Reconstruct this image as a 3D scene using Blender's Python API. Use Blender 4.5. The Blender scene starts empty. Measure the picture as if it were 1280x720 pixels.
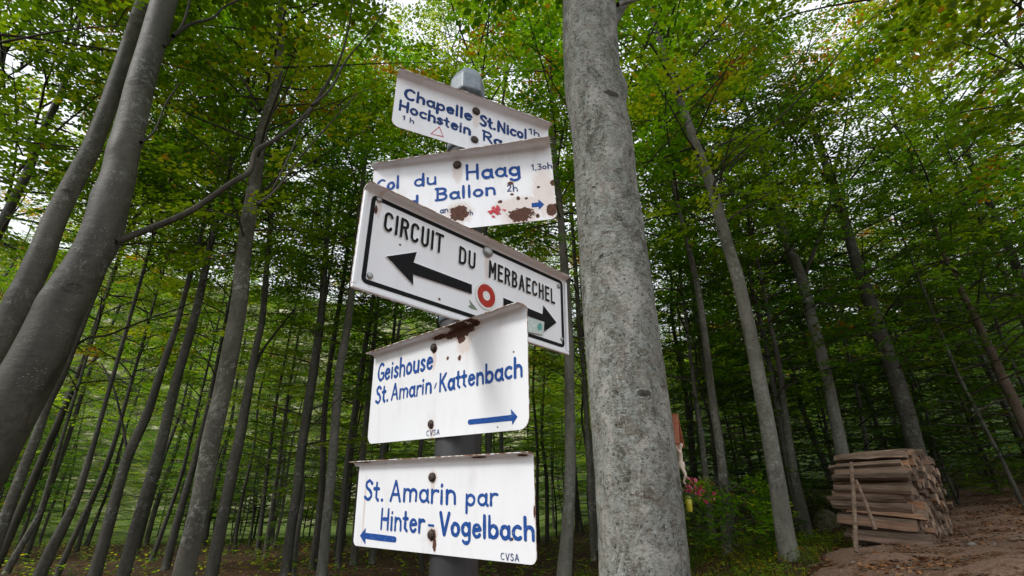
import bpy, bmesh, math, random
import numpy as np
from mathutils import Vector, Matrix
random.seed(7); RNG = np.random.default_rng(11)
SC = bpy.context.scene
COL = SC.collection
PI = math.pi

# ------------------------------------------------------------------ camera
H = 1.3                                    # eye height
RW = Matrix(((0.9999035633, 0.0138875495, 0.0), (0.0056398138, -0.4060665956, -0.9138260843),
             (-0.0126908050, 0.9137379580, -0.4061057591)))
cd = bpy.data.cameras.new('camera'); cam = bpy.data.objects.new('camera', cd); COL.objects.link(cam)
cd.sensor_width = 36.0; cd.lens = 18.0; cd.clip_start = 0.05; cd.clip_end = 3000
cam.matrix_world = Matrix.Translation((0, 0, H)) @ RW.to_4x4()
SC.camera = cam

# ------------------------------------------------------------------ light
SUN_EL, SUN_AZ = 42.0, 243.0               # azimuth clockwise from +Y: left of and behind the camera
w = bpy.data.worlds.new('World'); SC.world = w; w.use_nodes = True
nt = w.node_tree; nt.nodes.clear()
sky = nt.nodes.new('ShaderNodeTexSky'); sky.sky_type = 'NISHITA'; sky.sun_disc = False
sky.sun_elevation = math.radians(SUN_EL); sky.sun_rotation = math.radians(SUN_AZ)
sky.dust_density = 4.0; sky.air_density = 1.0
mixc = nt.nodes.new('ShaderNodeMix'); mixc.data_type = 'RGBA'; mixc.inputs[0].default_value = 0.86
mixc.inputs[7].default_value = (9.6, 9.9, 10.2, 1)      # an even overcast layer
bgn = nt.nodes.new('ShaderNodeBackground'); bgn.inputs[1].default_value = 0.088
wo = nt.nodes.new('ShaderNodeOutputWorld')
nt.links.new(sky.outputs[0], mixc.inputs[6]); nt.links.new(mixc.outputs[2], bgn.inputs[0]); nt.links.new(bgn.outputs[0], wo.inputs[0])
sl = bpy.data.lights.new('sun', 'SUN'); sl.energy = 1.5; sl.angle = math.radians(14); sl.color = (1, .985, .955)
so = bpy.data.objects.new('sun', sl); COL.objects.link(so)
a, e = math.radians(SUN_AZ), math.radians(SUN_EL)
so.rotation_euler = Vector((-math.sin(a)*math.cos(e), -math.cos(a)*math.cos(e), -math.sin(e))).to_track_quat('-Z', 'Y').to_euler()
SC.view_settings.view_transform = 'Standard'; SC.view_settings.look = 'None'
SC.view_settings.exposure = 0.64; SC.view_settings.gamma = 1
SC.cycles.max_bounces = 8; SC.cycles.diffuse_bounces = 4; SC.cycles.transmission_bounces = 4
SC.cycles.glossy_bounces = 2; SC.cycles.use_denoising = True

# ------------------------------------------------------------------ helpers
def ray(x, y):                             # direction of the photograph's pixel (1280 wide)
    return RW @ Vector(((x-640)/640, (360-y)/640, -1.0))
def onY(x, y, Y):
    d = ray(x, y); return Vector((0, 0, H)) + d*(Y/d.y)
def ss(a, b, t):
    t = np.clip((np.asarray(t, float)-a)/(b-a), 0, 1); return t*t*(3-2*t)
def ground(x, y):
    x = np.asarray(x, float); y = np.asarray(y, float)
    g = .33*ss(3, 9, y)*ss(2.5, -1, x) + .82*ss(-.3, 4.6, x)*ss(.5, 4, y)
    g = g + .115*np.clip(x-5.2, 0, 60)*ss(3, 8, y) + .05*np.clip(y-16, 0, 30)*ss(-2, 10, x)
    g = g + 95*ss(45, 260, np.hypot(x, y))*(.65+.35*ss(60, -60, x)) * ss(-20, 30, y+20)
    g = g + .035*np.sin(x*1.7+.6*y)*np.cos(y*1.3-.4*x) + .02*np.sin(4.1*x+1)*np.sin(3.7*y)
    return g
def gz(x, y): return float(ground(x, y))
def link_mesh(name, me, parent=None, mats=()):
    o = bpy.data.objects.new(name, me); COL.objects.link(o)
    for m in mats: me.materials.append(m)
    if parent: o.parent = parent
    return o
def pyobj(name, v, f, mats=(), parent=None, smooth=False, fm=None, loc=None):
    me = bpy.data.meshes.new(name); me.from_pydata([tuple(p) for p in v], [], f); 
    if smooth: me.polygons.foreach_set('use_smooth', [True]*len(me.polygons))
    if fm is not None: me.polygons.foreach_set('material_index', fm)
    me.update()
    o = link_mesh(name, me, parent, mats)
    if loc is not None: o.location = loc
    return o
def tag(o, label=None, cat=None, group=None, kind=None):
    if label: o['label'] = label
    if cat: o['category'] = cat
    if group: o['group'] = group
    if kind: o['kind'] = kind
    return o
def empty(name, loc=(0, 0, 0), label=None, cat=None, group=None, mat=None):
    o = bpy.data.objects.new(name, None); COL.objects.link(o); o.empty_display_size = .1
    if mat is not None: o.matrix_world = mat
    else: o.location = loc
    return tag(o, label, cat, group)
def np_mesh(name, co, quads, mat_idx=None, tint=None):
    me = bpy.data.meshes.new(name); n = len(quads); k = quads.shape[1]
    me.vertices.add(len(co)); me.vertices.foreach_set('co', np.ascontiguousarray(co, dtype=np.float32).ravel())
    me.loops.add(n*k); me.loops.foreach_set('vertex_index', np.ascontiguousarray(quads, dtype=np.int32).ravel())
    me.polygons.add(n); me.polygons.foreach_set('loop_start', np.arange(0, n*k, k, dtype=np.int32))
    me.update(calc_edges=True)
    if tint is not None:
        at = me.attributes.new('tint', 'FLOAT', 'FACE'); at.data.foreach_set('value', tint.astype(np.float32))
    return me

# ------------------------------------------------------------------ material helpers
class NG:
    def __init__(s, name):
        s.m = bpy.data.materials.new(name); s.m.use_nodes = True; s.t = s.m.node_tree; s.t.nodes.clear()
        s.out = s.n('ShaderNodeOutputMaterial')
    def n(s, t, **kw):
        x = s.t.nodes.new(t)
        for k, v in kw.items(): setattr(x, k, v)
        return x
    def l(s, a, b): s.t.links.new(a, b)
    def val(s, sock, v):
        if hasattr(v, 'is_linked') or isinstance(v, bpy.types.NodeSocket): s.l(v, sock)
        else: sock.default_value = v
    def math(s, op, a, b=None, c=None, clamp=False):
        x = s.n('ShaderNodeMath', operation=op); x.use_clamp = clamp
        s.val(x.inputs[0], a)
        if b is not None: s.val(x.inputs[1], b)
        if c is not None: s.val(x.inputs[2], c)
        return x.outputs[0]
    def mix(s, f, a, b):
        x = s.n('ShaderNodeMix', data_type='RGBA')
        s.val(x.inputs[0], f)
        for i, v in ((6, a), (7, b)):
            if isinstance(v, tuple): x.inputs[i].default_value = (*v[:3], 1)
            else: s.l(v, x.inputs[i])
        return x.outputs[2]
    def coord(s, kind='Object', scale=(1, 1, 1), loc=(0, 0, 0)):
        tc = s.n('ShaderNodeTexCoord'); mp = s.n('ShaderNodeMapping')
        mp.inputs['Scale'].default_value = scale; mp.inputs['Location'].default_value = loc
        s.l(tc.outputs[kind], mp.inputs[0]); return mp.outputs[0]
    def noise(s, v, scale, detail=4, rough=.55, dist=0):
        x = s.n('ShaderNodeTexNoise'); x.inputs['Scale'].default_value = scale; x.inputs['Detail'].default_value = detail
        x.inputs['Roughness'].default_value = rough; x.inputs['Distortion'].default_value = dist
        s.l(v, x.inputs['Vector']); return x.outputs[0]
    def voro(s, v, scale, feature='F1'):
        x = s.n('ShaderNodeTexVoronoi', feature=feature); x.inputs['Scale'].default_value = scale; s.l(v, x.inputs['Vector']); return x
    def ramp(s, f, stops):
        x = s.n('ShaderNodeValToRGB'); cr = x.color_ramp
        while len(cr.elements) < len(stops): cr.elements.new(.5)
        for el, (p, c) in zip(cr.elements, stops):
            el.position = p; el.color = (*c, 1) if isinstance(c, tuple) else (c, c, c, 1)
        s.l(f, x.inputs[0]); return x.outputs[0]
    def step(s, x, a, b):
        m = s.n('ShaderNodeMapRange', interpolation_type='SMOOTHSTEP'); s.l(x, m.inputs[0])
        m.inputs[1].default_value = a; m.inputs[2].default_value = b; return m.outputs[0]
    def bsdf(s, col, rough=.8, bump=None, bstr=.3, bdist=.01, spec=.5, metal=0):
        b = s.n('ShaderNodeBsdfPrincipled')
        if isinstance(col, tuple): b.inputs['Base Color'].default_value = (*col[:3], 1)
        else: s.l(col, b.inputs['Base Color'])
        s.val(b.inputs['Roughness'], rough); b.inputs['Specular IOR Level'].default_value = spec; b.inputs['Metallic'].default_value = metal
        if bump is not None:
            bp = s.n('ShaderNodeBump'); bp.inputs['Strength'].default_value = bstr; bp.inputs['Distance'].default_value = bdist
            s.l(bump, bp.inputs['Height']); s.l(bp.outputs[0], b.inputs['Normal'])
        s.l(b.outputs[0], s.out.inputs[0]); return b

def bark(name, dark, mid, light, lichen=.5, lcol=(.42, .44, .40), spots=.5, crust=0., rg=.85, sp_=.3, scars=()):
    g = NG(name); v = g.coord(scale=(1, 1, .45)); vr = g.coord()
    oi = g.n('ShaderNodeObjectInfo').outputs['Random']
    n1 = g.noise(v, 3.2, 6, .6); base = g.ramp(n1, [(.3, dark), (.5, mid), (.72, light)])
    n2 = g.noise(g.coord(scale=(1, 1, 3.2)), 9, 5, .65)
    base = g.mix(g.math('MULTIPLY', g.step(n2, .52, .7), .55), base, dark)
    stn = g.noise(g.coord(scale=(1.6, 1.6, .5)), 2.6, 6, .75, .8); base = g.mix(g.math('MULTIPLY', g.step(stn, .50, .64), .6), base, (dark[0]*.8, dark[1]*1.0, dark[2]*.55)); base = g.mix(g.math('MULTIPLY', g.step(stn, .44, .34), .45), base, light)
    n3 = g.noise(vr, 16, 5, .7, .4); n4 = g.noise(vr, 2.1, 3)
    n3 = g.math('ADD', g.math('MULTIPLY', n3, .6), g.math('MULTIPLY', g.noise(vr, 70, 5, .8, .5), .4)); lm = g.math('MULTIPLY', g.step(n3, .53-.09*lichen, .62-.06*lichen), g.step(n4, .62-.42*lichen, .72-.3*lichen))
    lc = g.mix(g.noise(vr, 60, 2), lcol, tuple(c*.72 for c in lcol))
    base = g.mix(g.math('MULTIPLY', lm, .75), base, lc)
    if crust:
        big = g.noise(g.coord(scale=(1, 1, .6)), 5.5, 7, .72, .9)
        base = g.mix(g.math('MULTIPLY', g.step(big, .52, .60), .85), base, (.40, .385, .35))
        base = g.mix(g.math('MULTIPLY', g.step(big, .46, .38), .8), base, (.06, .06, .042))
        f1 = g.noise(vr, 48, 6, .8, .6); f2 = g.noise(g.coord(scale=(1, 1, 1.7)), 26, 6, .85, 1.2)
        base = g.mix(g.math('MULTIPLY', g.step(f2, .54, .565), .8), base, tuple(c*1.12 for c in lcol))
        base = g.mix(g.math('MULTIPLY', g.step(f1, .555, .585), .9), base, (.035, .032, .026))
        scr = g.noise(g.coord(scale=(1, 1, 1.6)), 6, 4, .8, 1.0)
        base = g.mix(g.math('MULTIPLY', g.step(scr, .61, .66), .7), base, (.085, .055, .04))
        dash = g.math('MULTIPLY', g.step(g.noise(g.coord(scale=(1, 1, 7)), 6, 5, .75), .60, .64), g.step(g.noise(vr, 2.3, 3), .5, .6))
        base = g.mix(g.math('MULTIPLY', dash, .7), base, (.42, .41, .38))
        wr = g.noise(g.coord(scale=(1, 1, 9)), 5, 6, .8); n2 = g.math('ADD', n2, g.math('MULTIPLY', wr, .8))
    vo = g.math('ADD', g.voro(g.coord(scale=(1, 1, 2.4)), 46).outputs['Distance'], g.math('MULTIPLY', g.noise(vr, 130, 3), .35))
    sp = g.math('MULTIPLY', g.math('SUBTRACT', 1, g.step(vo, .25, .42)), g.step(g.noise(vr, 5, 2), .5, .6))
    base = g.mix(g.math('MULTIPLY', sp, spots), base, (.55, .56, .52))
    sm_ = None
    for (c_, rx_, rz_) in scars:
        vm = g.n('ShaderNodeVectorMath', operation='SUBTRACT'); g.l(vr, vm.inputs[0]); vm.inputs[1].default_value = c_
        v2 = g.n('ShaderNodeVectorMath', operation='DIVIDE'); g.l(vm.outputs[0], v2.inputs[0]); v2.inputs[1].default_value = (rx_, rx_*1.6, rz_)
        v3 = g.n('ShaderNodeVectorMath', operation='LENGTH'); g.l(v2.outputs[0], v3.inputs[0])
        d_ = g.math('ADD', v3.outputs['Value'], g.math('MULTIPLY', g.math('SUBTRACT', g.noise(vr, 38, 5, .7), .5), 1.6)); sm_ = d_ if sm_ is None else g.math('MINIMUM', sm_, d_)
    if sm_ is not None:
        base = g.mix(g.math('MULTIPLY', g.math('SUBTRACT', 1, g.step(sm_, .7, 1.15)), .85), base, (.028, .020, .014))
        n2 = g.math('ADD', n2, g.math('MULTIPLY', g.math('SINE', g.math('MULTIPLY', sm_, 7)), g.math('SUBTRACT', 1, g.step(sm_, .6, 2.2))))
    hsv = g.n('ShaderNodeHueSaturation'); g.l(base, hsv.inputs['Color']); g.l(g.math('MULTIPLY_ADD', oi, .5, .72), hsv.inputs['Value'])
    bh = g.math('ADD', g.math('MULTIPLY', n2, .6+crust*.6), g.math('ADD', g.math('MULTIPLY', n3, .5), g.math('MULTIPLY', lm, .35)))
    g.bsdf(hsv.outputs[0], rg, bh, .55, .012, sp_); return g.m

M = {}
M['bark_big'] = bark('bark_lichen', (.08, .072, .056), (.20, .185, .155), (.30, .28, .24), .95, (.33, .36, .335), .6, 1.0)
M['bark_left'] = bark('bark_smooth_dark', (.02, .018, .013), (.056, .052, .038), (.115, .108, .085), .35, (.28, .28, .245), .6, 0., .6, .42)
M['bark'] = bark('bark_beech', (.04, .037, .028), (.085, .08, .064), (.15, .145, .12), .45, (.33, .34, .30), .5)
M['bark_light'] = bark('bark_beech_pale', (.06, .057, .047), (.125, .12, .10), (.19, .185, .165), .45, (.30, .31, .285), .8)
M['bark_far'] = bark('bark_far_dark', (.025, .023, .017), (.05, .047, .036), (.085, .08, .066), .15, (.2, .2, .18), .2)
M['limb'] = bark('limb_bark', (.018, .015, .011), (.04, .034, .026), (.075, .068, .055), .1, (.2, .2, .17), .2)
M['bark_red'] = bark('bark_reddish', (.06, .042, .03), (.11, .08, .06), (.16, .13, .105), .1, (.33, .3, .25), .2)
g = NG('twig'); g.bsdf((.05, .043, .032), .85); M['twig'] = g.m

def leafmat(name, stops, thin=1.3):
    g = NG(name)
    at = g.n('ShaderNodeAttribute', attribute_name='tint', attribute_type='GEOMETRY').outputs['Fac']
    oi = g.n('ShaderNodeObjectInfo').outputs['Random']
    col = g.ramp(at, stops)
    hsv = g.n('ShaderNodeHueSaturation'); g.l(col, hsv.inputs['Color'])
    g.l(g.math('MULTIPLY_ADD', oi, .035, .485), hsv.inputs['Hue']); g.l(g.math('MULTIPLY_ADD', oi, .35, .85), hsv.inputs['Value'])
    b = g.n('ShaderNodeBsdfPrincipled'); g.l(hsv.outputs[0], b.inputs['Base Color']); b.inputs['Roughness'].default_value = .5
    b.inputs['Specular IOR Level'].default_value = .3
    tr = g.n('ShaderNodeBsdfTranslucent')
    g.l(g.mix(.8, hsv.outputs[0], g_mul(g, hsv.outputs[0], (4.6, 3.7, .5))), tr.inputs[0])
    mx = g.n('ShaderNodeMixShader'); mx.inputs[0].default_value = .5*thin
    g.l(b.outputs[0], mx.inputs[1]); g.l(tr.outputs[0], mx.inputs[2]); g.l(mx.outputs[0], g.out.inputs[0]); return g.m
def g_mul(g, a, c):
    x = g.n('ShaderNodeMix', data_type='RGBA', blend_type='MULTIPLY'); x.inputs[0].default_value = 1
    g.l(a, x.inputs[6]); x.inputs[7].default_value = (*c, 1); return x.outputs[2]
GR = [(0, (.022, .058, .006)), (.35, (.045, .10, .008)), (.6, (.08, .15, .011)), (.85, (.125, .185, .017)), (.93, (.15, .10, .028)), (.97, (.13, .052, .02)), (1, (.10, .036, .018))]
M['leaf'] = leafmat('beech_leaves', GR)
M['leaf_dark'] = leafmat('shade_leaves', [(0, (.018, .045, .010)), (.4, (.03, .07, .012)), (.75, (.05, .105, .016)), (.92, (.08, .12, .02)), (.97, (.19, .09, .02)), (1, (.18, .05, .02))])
M['leaf_low'] = leafmat('undergrowth_leaves', [(0, (.05, .10, .014)), (.5, (.09, .16, .02)), (.75, (.14, .19, .03)), (.88, (.20, .16, .03)), (1, (.16, .06, .02))])

# ------------------------------------------------------------------ foliage generator
def norm(a): return a/np.maximum(np.linalg.norm(a, axis=-1, keepdims=True), 1e-9)
def leaves_mesh(name, O, D, N, L, tint, fold=False):
    """kite-shaped leaves: O base points, D directions, N normals, L lengths"""
    S = norm(np.cross(D, N)); W = L*.37
    n = len(O)
    a = O; b = O + D*(L*.42)[:, None] + S*W[:, None]; c = O + D*L[:, None] - N*(L*.10)[:, None]; d = O + D*(L*.42)[:, None] - S*W[:, None]
    if not fold:
        co = np.stack([a, b, c, d], 1).reshape(-1, 3); q = np.arange(4*n).reshape(n, 4); return np_mesh(name, co, q, tint=tint)
    up = N*(L*.07)[:, None]
    b2 = O + D*(L*.72)[:, None] + S*(W*.8)[:, None] + up*.6; d2 = O + D*(L*.72)[:, None] - S*(W*.8)[:, None] + up*.6
    m = O + D*(L*.5)[:, None]
    co = np.stack([a, b*1+up, b2, c, d2, d*1+up, m], 1).reshape(-1, 3); i = 7*np.arange(n)[:, None]
    q = np.concatenate([i+np.array([[0, 1, 2, 6]]), i+np.array([[6, 2, 3, 3]])[:, :4]*1, ], 0)
    q = np.concatenate([i+np.array([[0, 1, 6]]), i+np.array([[1, 2, 6]]), i+np.array([[2, 3, 6]]), i+np.array([[3, 4, 6]]), i+np.array([[4, 5, 6]]), i+np.array([[5, 0, 6]])], 0)
    return np_mesh(name, co, q, tint=np.tile(tint, 6))
class Tubes:
    def __init__(s): s.v = []; s.f = []; s.k = 0
    def add(s, P, R, n=4, cap=False):
        P = np.asarray(P, float); m = len(P); R = np.broadcast_to(np.asarray(R, float), (m,))
        T = norm(np.gradient(P, axis=0)); ref = np.array([0, 0, 1.]) if abs(T[0, 2]) < .8 else np.array([1., 0, 0])
        U = norm(np.cross(T, ref)); V = np.cross(T, U); a = np.arange(n)*2*PI/n
        ring = P[:, None] + R[:, None, None]*(np.cos(a)[None, :, None]*U[:, None] + np.sin(a)[None, :, None]*V[:, None])
        s.v.append(ring.reshape(-1, 3)); i = np.arange(m-1)[:, None]*n; j = np.arange(n)[None]; jn = (j+1) % n
        s.f.append((s.k + np.stack([i+j, i+jn, i+n+jn, i+n+j], -1)).reshape(-1, 4)); s.k += m*n
    def mesh(s, name, smooth=True):
        me = np_mesh(name, np.concatenate(s.v), np.concatenate(s.f))
        if smooth: me.polygons.foreach_set('use_smooth', np.ones(len(me.polygons), bool))
        return me
def crown(name, seed, Hc, R, nl, ll=.075, shape='tree', rise=.5, droop=.25, autumn=.03, start=.25, fold=False, dens=1.0, flat=.22, limb_r=.020):
    r = np.random.default_rng(seed); T = Tubes(); O = []; D = []; N = []; TI = []
    for i in range(nl):
        f = (i+.5)/nl; z0 = Hc*f*.93; az = i*2.39996 + r.uniform(-.4, .4)
        prof = {'tree': math.sin(PI*min(1, (.16+f*.84)))**.6*.95+.08, 'low': (1-.75*f)*1.0, 'bush': 1-.6*f}[shape]
        L = R*prof*r.uniform(.65, 1.12); n = max(5, int(L/.29)); t = np.linspace(0, 1, n)
        wob = np.cumsum(r.normal(0, .05, n)); aa = az+wob
        step = L/(n-1); x = np.concatenate([[0], np.cumsum(np.cos(aa[1:])*step)]); y = np.concatenate([[0], np.cumsum(np.sin(aa[1:])*step)])
        z = z0 + L*(rise*r.uniform(.6, 1.3)*t - droop*r.uniform(.5, 1.2)*t*t); P = np.stack([x, y, z], 1)
        T.add(P, np.linspace(limb_r*L/3+.006, .004, n), 4)
        sub_tint = r.beta(2, 2)*.82; red = r.random() < autumn
        for k in range(1, n):
            if t[k] < start and L > 1.2: continue
            for sd in ((-1, 1) if r.random() < dens else (r.choice([-1, 1]),)):
                cl = math.sin(P[k][0]*2.9+seed)+math.sin(P[k][1]*2.6+seed*2)+math.sin(P[k][2]*2.4+sd)
                if cl < -.35: continue
                a2 = aa[k] + sd*r.uniform(.6, 1.15); l2 = (1.25-.75*t[k])*r.uniform(.55, 1.1)*min(1, L/2.2+.35)
                m = max(3, int(l2/.115)); u = np.linspace(0, 1, m); tl = r.normal(.05, flat)
                base = P[k]; dr = np.array([math.cos(a2), math.sin(a2), tl])
                Q = base + u[:, None]*l2*dr + np.stack([0*u, 0*u, -.18*l2*u*u], 1)
                T.add(Q[::max(1, m//3)] if m > 4 else Q, .0025, 3)
                bank = r.normal(0, flat*1.2); tt = sub_tint + r.normal(0, .08)
                nrm = np.array([-math.cos(a2)*tl - math.sin(a2)*bank, -math.sin(a2)*tl + math.cos(a2)*bank, 1.]); nrm /= np.linalg.norm(nrm)
                redk = red or r.random() < autumn*.2
                for q in range(1, m):
                    for s2 in (-1, 1):
                        a3 = a2 + s2*r.uniform(.55, 1.1); l3 = .34*(1.15-.8*u[q])*r.uniform(.6, 1.2)
                        c = max(2, int(l3/(ll*.44)*dens)); w_ = np.arange(1, c+1)/c
                        d3 = np.array([math.cos(a3), math.sin(a3), 0]); d3 -= nrm*d3.dot(nrm); d3 /= np.linalg.norm(d3)
                        pts = Q[q] + w_[:, None]*l3*d3 + r.normal(0, .008, (c, 3))
                        a4 = a3 + np.where(np.arange(c) % 2, 1, -1)*r.uniform(.4, 1.0, c)
                        a4[-1] = a3
                        dd = np.stack([np.cos(a4), np.sin(a4), r.normal(-.12, .22, c)], 1); dd -= nrm*(dd@nrm)[:, None]*.85
                        O.append(pts); D.append(norm(dd)); N.append(norm(nrm + r.normal(0, .28, (c, 3))))
                        ti = np.clip(tt + r.normal(0, .09, c), 0, .86)
                        if redk: ti = np.clip(.93 + r.normal(0, .06, c), .5, 1)
                        else: ti = np.where(r.random(c) < .015, .93, ti)
                        TI.append(ti)
    O = np.concatenate(O); D = np.concatenate(D); N = np.concatenate(N); N = norm(N - D*np.sum(N*D, 1, keepdims=True)); TI = np.concatenate(TI)
    lm = leaves_mesh(name+'_leaves', O, D, N, ll*r.uniform(.7, 1.2, len(O)), TI, fold)
    lm.materials.append(M['leaf']); bm_ = T.mesh(name+'_branches'); bm_.materials.append(M['twig'])
    return lm, bm_, len(O)
CR = {}
CR['hi1'] = crown('crown_high', 1, 10.5, 3.3, 50, ll=.092, autumn=.04)
CR['hi2'] = crown('crown_high', 2, 9.5, 3.1, 44, ll=.092, autumn=.05)
CR['hi3'] = crown('crown_high', 3, 11.5, 3.5, 52, ll=.092, autumn=.02)
CR['lay1'] = crown('crown_layered', 4, 7.5, 2.8, 40, ll=.092, shape='low', rise=.25, droop=.2, autumn=.012, flat=.10)
CR['lay2'] = crown('crown_layered', 5, 6.0, 3.0, 36, ll=.092, shape='low', rise=.2, droop=.25, autumn=.0, flat=.10)
CR['near'] = crown('crown_near', 6, 5.5, 3.6, 28, ll=.095, fold=True, autumn=.0)
CR['sap'] = crown('sapling', 8, 2.6, 1.0, 12, ll=.06, shape='low', rise=.3, autumn=.03, start=.1)
CR['bush'] = crown('bush', 9, 1.0, .75, 14, ll=.06, shape='bush', rise=.7, droop=.3, autumn=.03, start=.1, flat=.35, limb_r=.015)
print('leaves', {k: v[2] for k, v in CR.items()})
def variant(k, mat):                       # same crown with a different leaf material
    me = CR[k][0].copy(); me.materials.clear(); me.materials.append(M[mat]); CR[k+'_'+mat] = (me, CR[k][1], CR[k][2])
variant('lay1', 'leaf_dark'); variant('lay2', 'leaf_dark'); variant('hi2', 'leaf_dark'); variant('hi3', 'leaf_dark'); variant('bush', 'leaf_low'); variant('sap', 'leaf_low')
def add_crown(tree, key, loc, scale=(1, 1, 1), rz=None, lean=None):
    """loc is relative to the tree's empty"""
    rz = random.uniform(0, 6.28) if rz is None else rz
    q = Matrix.Identity(4)
    if lean is not None: q = Vector((0, 0, 1)).rotation_difference(Vector(lean).normalized()).to_matrix().to_4x4()
    mw = Matrix.Translation(loc) @ q @ Matrix.Rotation(rz, 4, 'Z') @ Matrix.Diagonal((*scale, 1))
    for nm, me in (('crown', CR[key][0]), ('branches', CR[key][1])):
        o = bpy.data.objects.new(nm, me); COL.objects.link(o); o.parent = tree; o.matrix_local = mw; o['kind'] = 'stuff'

def blob(name, mat, rad, seed, sub=3, amp=.2):
    bm = bmesh.new(); bmesh.ops.create_icosphere(bm, subdivisions=sub, radius=1); r = random.Random(seed); ph = [(Vector((r.gauss(0, 1.6), r.gauss(0, 1.6), r.gauss(0, 1.6))), r.uniform(0, 6)) for _ in range(9)]
    for v in bm.verts:
        k = 1 + sum(amp*.4*math.sin(v.co.dot(w_)*1.3+f) for w_, f in ph)/2; v.co = Vector((v.co.x*rad[0]*k, v.co.y*rad[1]*k, v.co.z*rad[2]*k))
    me = bpy.data.meshes.new(name); bm.to_mesh(me); bm.free(); me.polygons.foreach_set('use_smooth', [True]*len(me.polygons)); me.materials.append(mat); return me

# ------------------------------------------------------------------ ground, path, hills
def grid_axis(lim, near, nfine, nfar):
    a = np.linspace(0, near, nfine); b = near*(lim/near)**(np.linspace(0, 1, nfar)[1:]); p = np.concatenate([a, b]); return np.concatenate([-p[::-1][:-1], p])
gx = grid_axis(420, 14, 110, 60); gy = grid_axis(420, 16, 110, 60)
X, Y = np.meshgrid(gx, gy); Z = ground(X, Y)
fine = (np.hypot(X, Y) < 30)
Z = Z + np.where(fine, RNG.normal(0, .008, Z.shape), 0)
co = np.stack([X, Y, Z], -1).reshape(-1, 3); nx, ny = len(gx), len(gy)
i = (np.arange(ny-1)[:, None]*nx + np.arange(nx-1)[None]).reshape(-1)
me = np_mesh('ground', co, np.stack([i, i+1, i+nx+1, i+nx], 1)); me.polygons.foreach_set('use_smooth', np.ones(len(me.polygons), bool))
g = NG('forest_floor'); tc = g.coord(); 
n1 = g.noise(tc, 3, 6, .65); n2 = g.noise(tc, 25, 5, .7); vo = g.voro(tc, 16).outputs['Color']
litter = g.ramp(g.noise(tc, 38, 3, .7), [(.3, (.028, .017, .010)), (.5, (.075, .042, .022)), (.68, (.16, .085, .04))])
soil = g.ramp(n2, [(.3, (.03, .024, .017)), (.7, (.075, .058, .042))])
col = g.mix(g.step(n1, .38, .55), soil, litter)
sx = g.n('ShaderNodeSeparateXYZ'); g.l(g.n('ShaderNodeTexCoord').outputs['Object'], sx.inputs[0])
grass = g.ramp(g.noise(tc, .22, 7, .8), [(.38, (.03, .05, .012)), (.49, (.06, .08, .022)), (.55, (.20, .20, .09)), (.62, (.48, .46, .34))])
gr2 = g.ramp(g.noise(tc, 2, 5, .75), [(.4, (.05, .08, .016)), (.6, (.11, .15, .03))]); dd = g.step(sx.outputs[1], 46, 58); grass = g.mix(dd, gr2, grass)
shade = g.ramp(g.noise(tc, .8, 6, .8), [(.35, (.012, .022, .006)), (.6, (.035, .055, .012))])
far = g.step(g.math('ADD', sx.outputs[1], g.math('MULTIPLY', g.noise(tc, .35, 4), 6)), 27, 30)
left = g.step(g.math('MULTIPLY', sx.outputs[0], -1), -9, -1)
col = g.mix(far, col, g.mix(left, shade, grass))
g.bsdf(col, .95, g.math('ADD', n2, g.math('MULTIPLY', n1, .6)), .8, .03, .1)
M['ground'] = g.m
tag(link_mesh('ground', me, None, [M['ground']]), kind='structure')

PN = Vector((.77, -.64)); PL = Vector((.64, .77)); P0 = Vector((3.25, 6.1))     # path: edge direction PL, right-hand normal PN
def path_s(x, y): return (x-P0.x)*PN.x + (y-P0.y)*PN.y
u = np.arange(-7, 15, .09); s_ = np.arange(-1.6, 9, .09); U, S2 = np.meshgrid(u, s_)
X = P0.x + U*PL.x + S2*PN.x; Y = P0.y + U*PL.y + S2*PN.y
edge = S2 + .25*np.sin(U*1.9) + .15*np.sin(U*4.3+1) + .9*ss(3, 0, U)*0
Z = ground(X, Y) + np.where(edge > 0, .02, 0) - .30*ss(.0, -.6, edge) + .035*ss(-.1, .5, edge)
rut = np.zeros_like(Z)
for _ in range(60):
    kx, ky = RNG.normal(0, 3.0, 2); rut += .0035*np.sin(kx*X+ky*Y+RNG.uniform(0, 6))
for _ in range(40):
    kx, ky = RNG.normal(0, 14, 2); rut += .0016*np.sin(kx*X+ky*Y+RNG.uniform(0, 6))
Z = Z + rut + RNG.normal(0, .004, Z.shape) - .05*np.exp(-((S2-2.2)/.35)**2) - .05*np.exp(-((S2-3.9)/.35)**2)
Z = Z - .6*ss(7.8, 8.8, S2)
nx, ny = len(u), len(s_); i = (np.arange(ny-1)[:, None]*nx + np.arange(nx-1)[None]).reshape(-1)
me = np_mesh('path', np.stack([X, Y, Z], -1).reshape(-1, 3), np.stack([i, i+nx, i+nx+1, i+1], 1)); me.polygons.foreach_set('use_smooth', np.ones(len(me.polygons), bool))
g = NG('path_earth'); tc = g.coord(); n1 = g.noise(tc, 2.2, 6, .7); n2 = g.noise(tc, 30, 5, .75); n3 = g.noise(tc, 120, 2, .6)
earth = g.ramp(n2, [(.25, (.13, .085, .067)), (.5, (.33, .205, .15)), (.75, (.47, .33, .26))])
litter = g.ramp(g.noise(tc, 45, 3, .7), [(.35, (.06, .03, .016)), (.6, (.17, .075, .03)), (.72, (.26, .12, .05))])
col = g.mix(g.math('MULTIPLY', g.step(n1, .47, .58), g.step(g.noise(tc, 14, 4, .8), .42, .56)), earth, litter)
g.bsdf(col, .95, g.math('ADD', n2, g.math('MULTIPLY', n3, .4)), .9, .03, .1); M['path'] = g.m
tag(link_mesh('path', me, None, [M['path']]), kind='structure')

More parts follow.
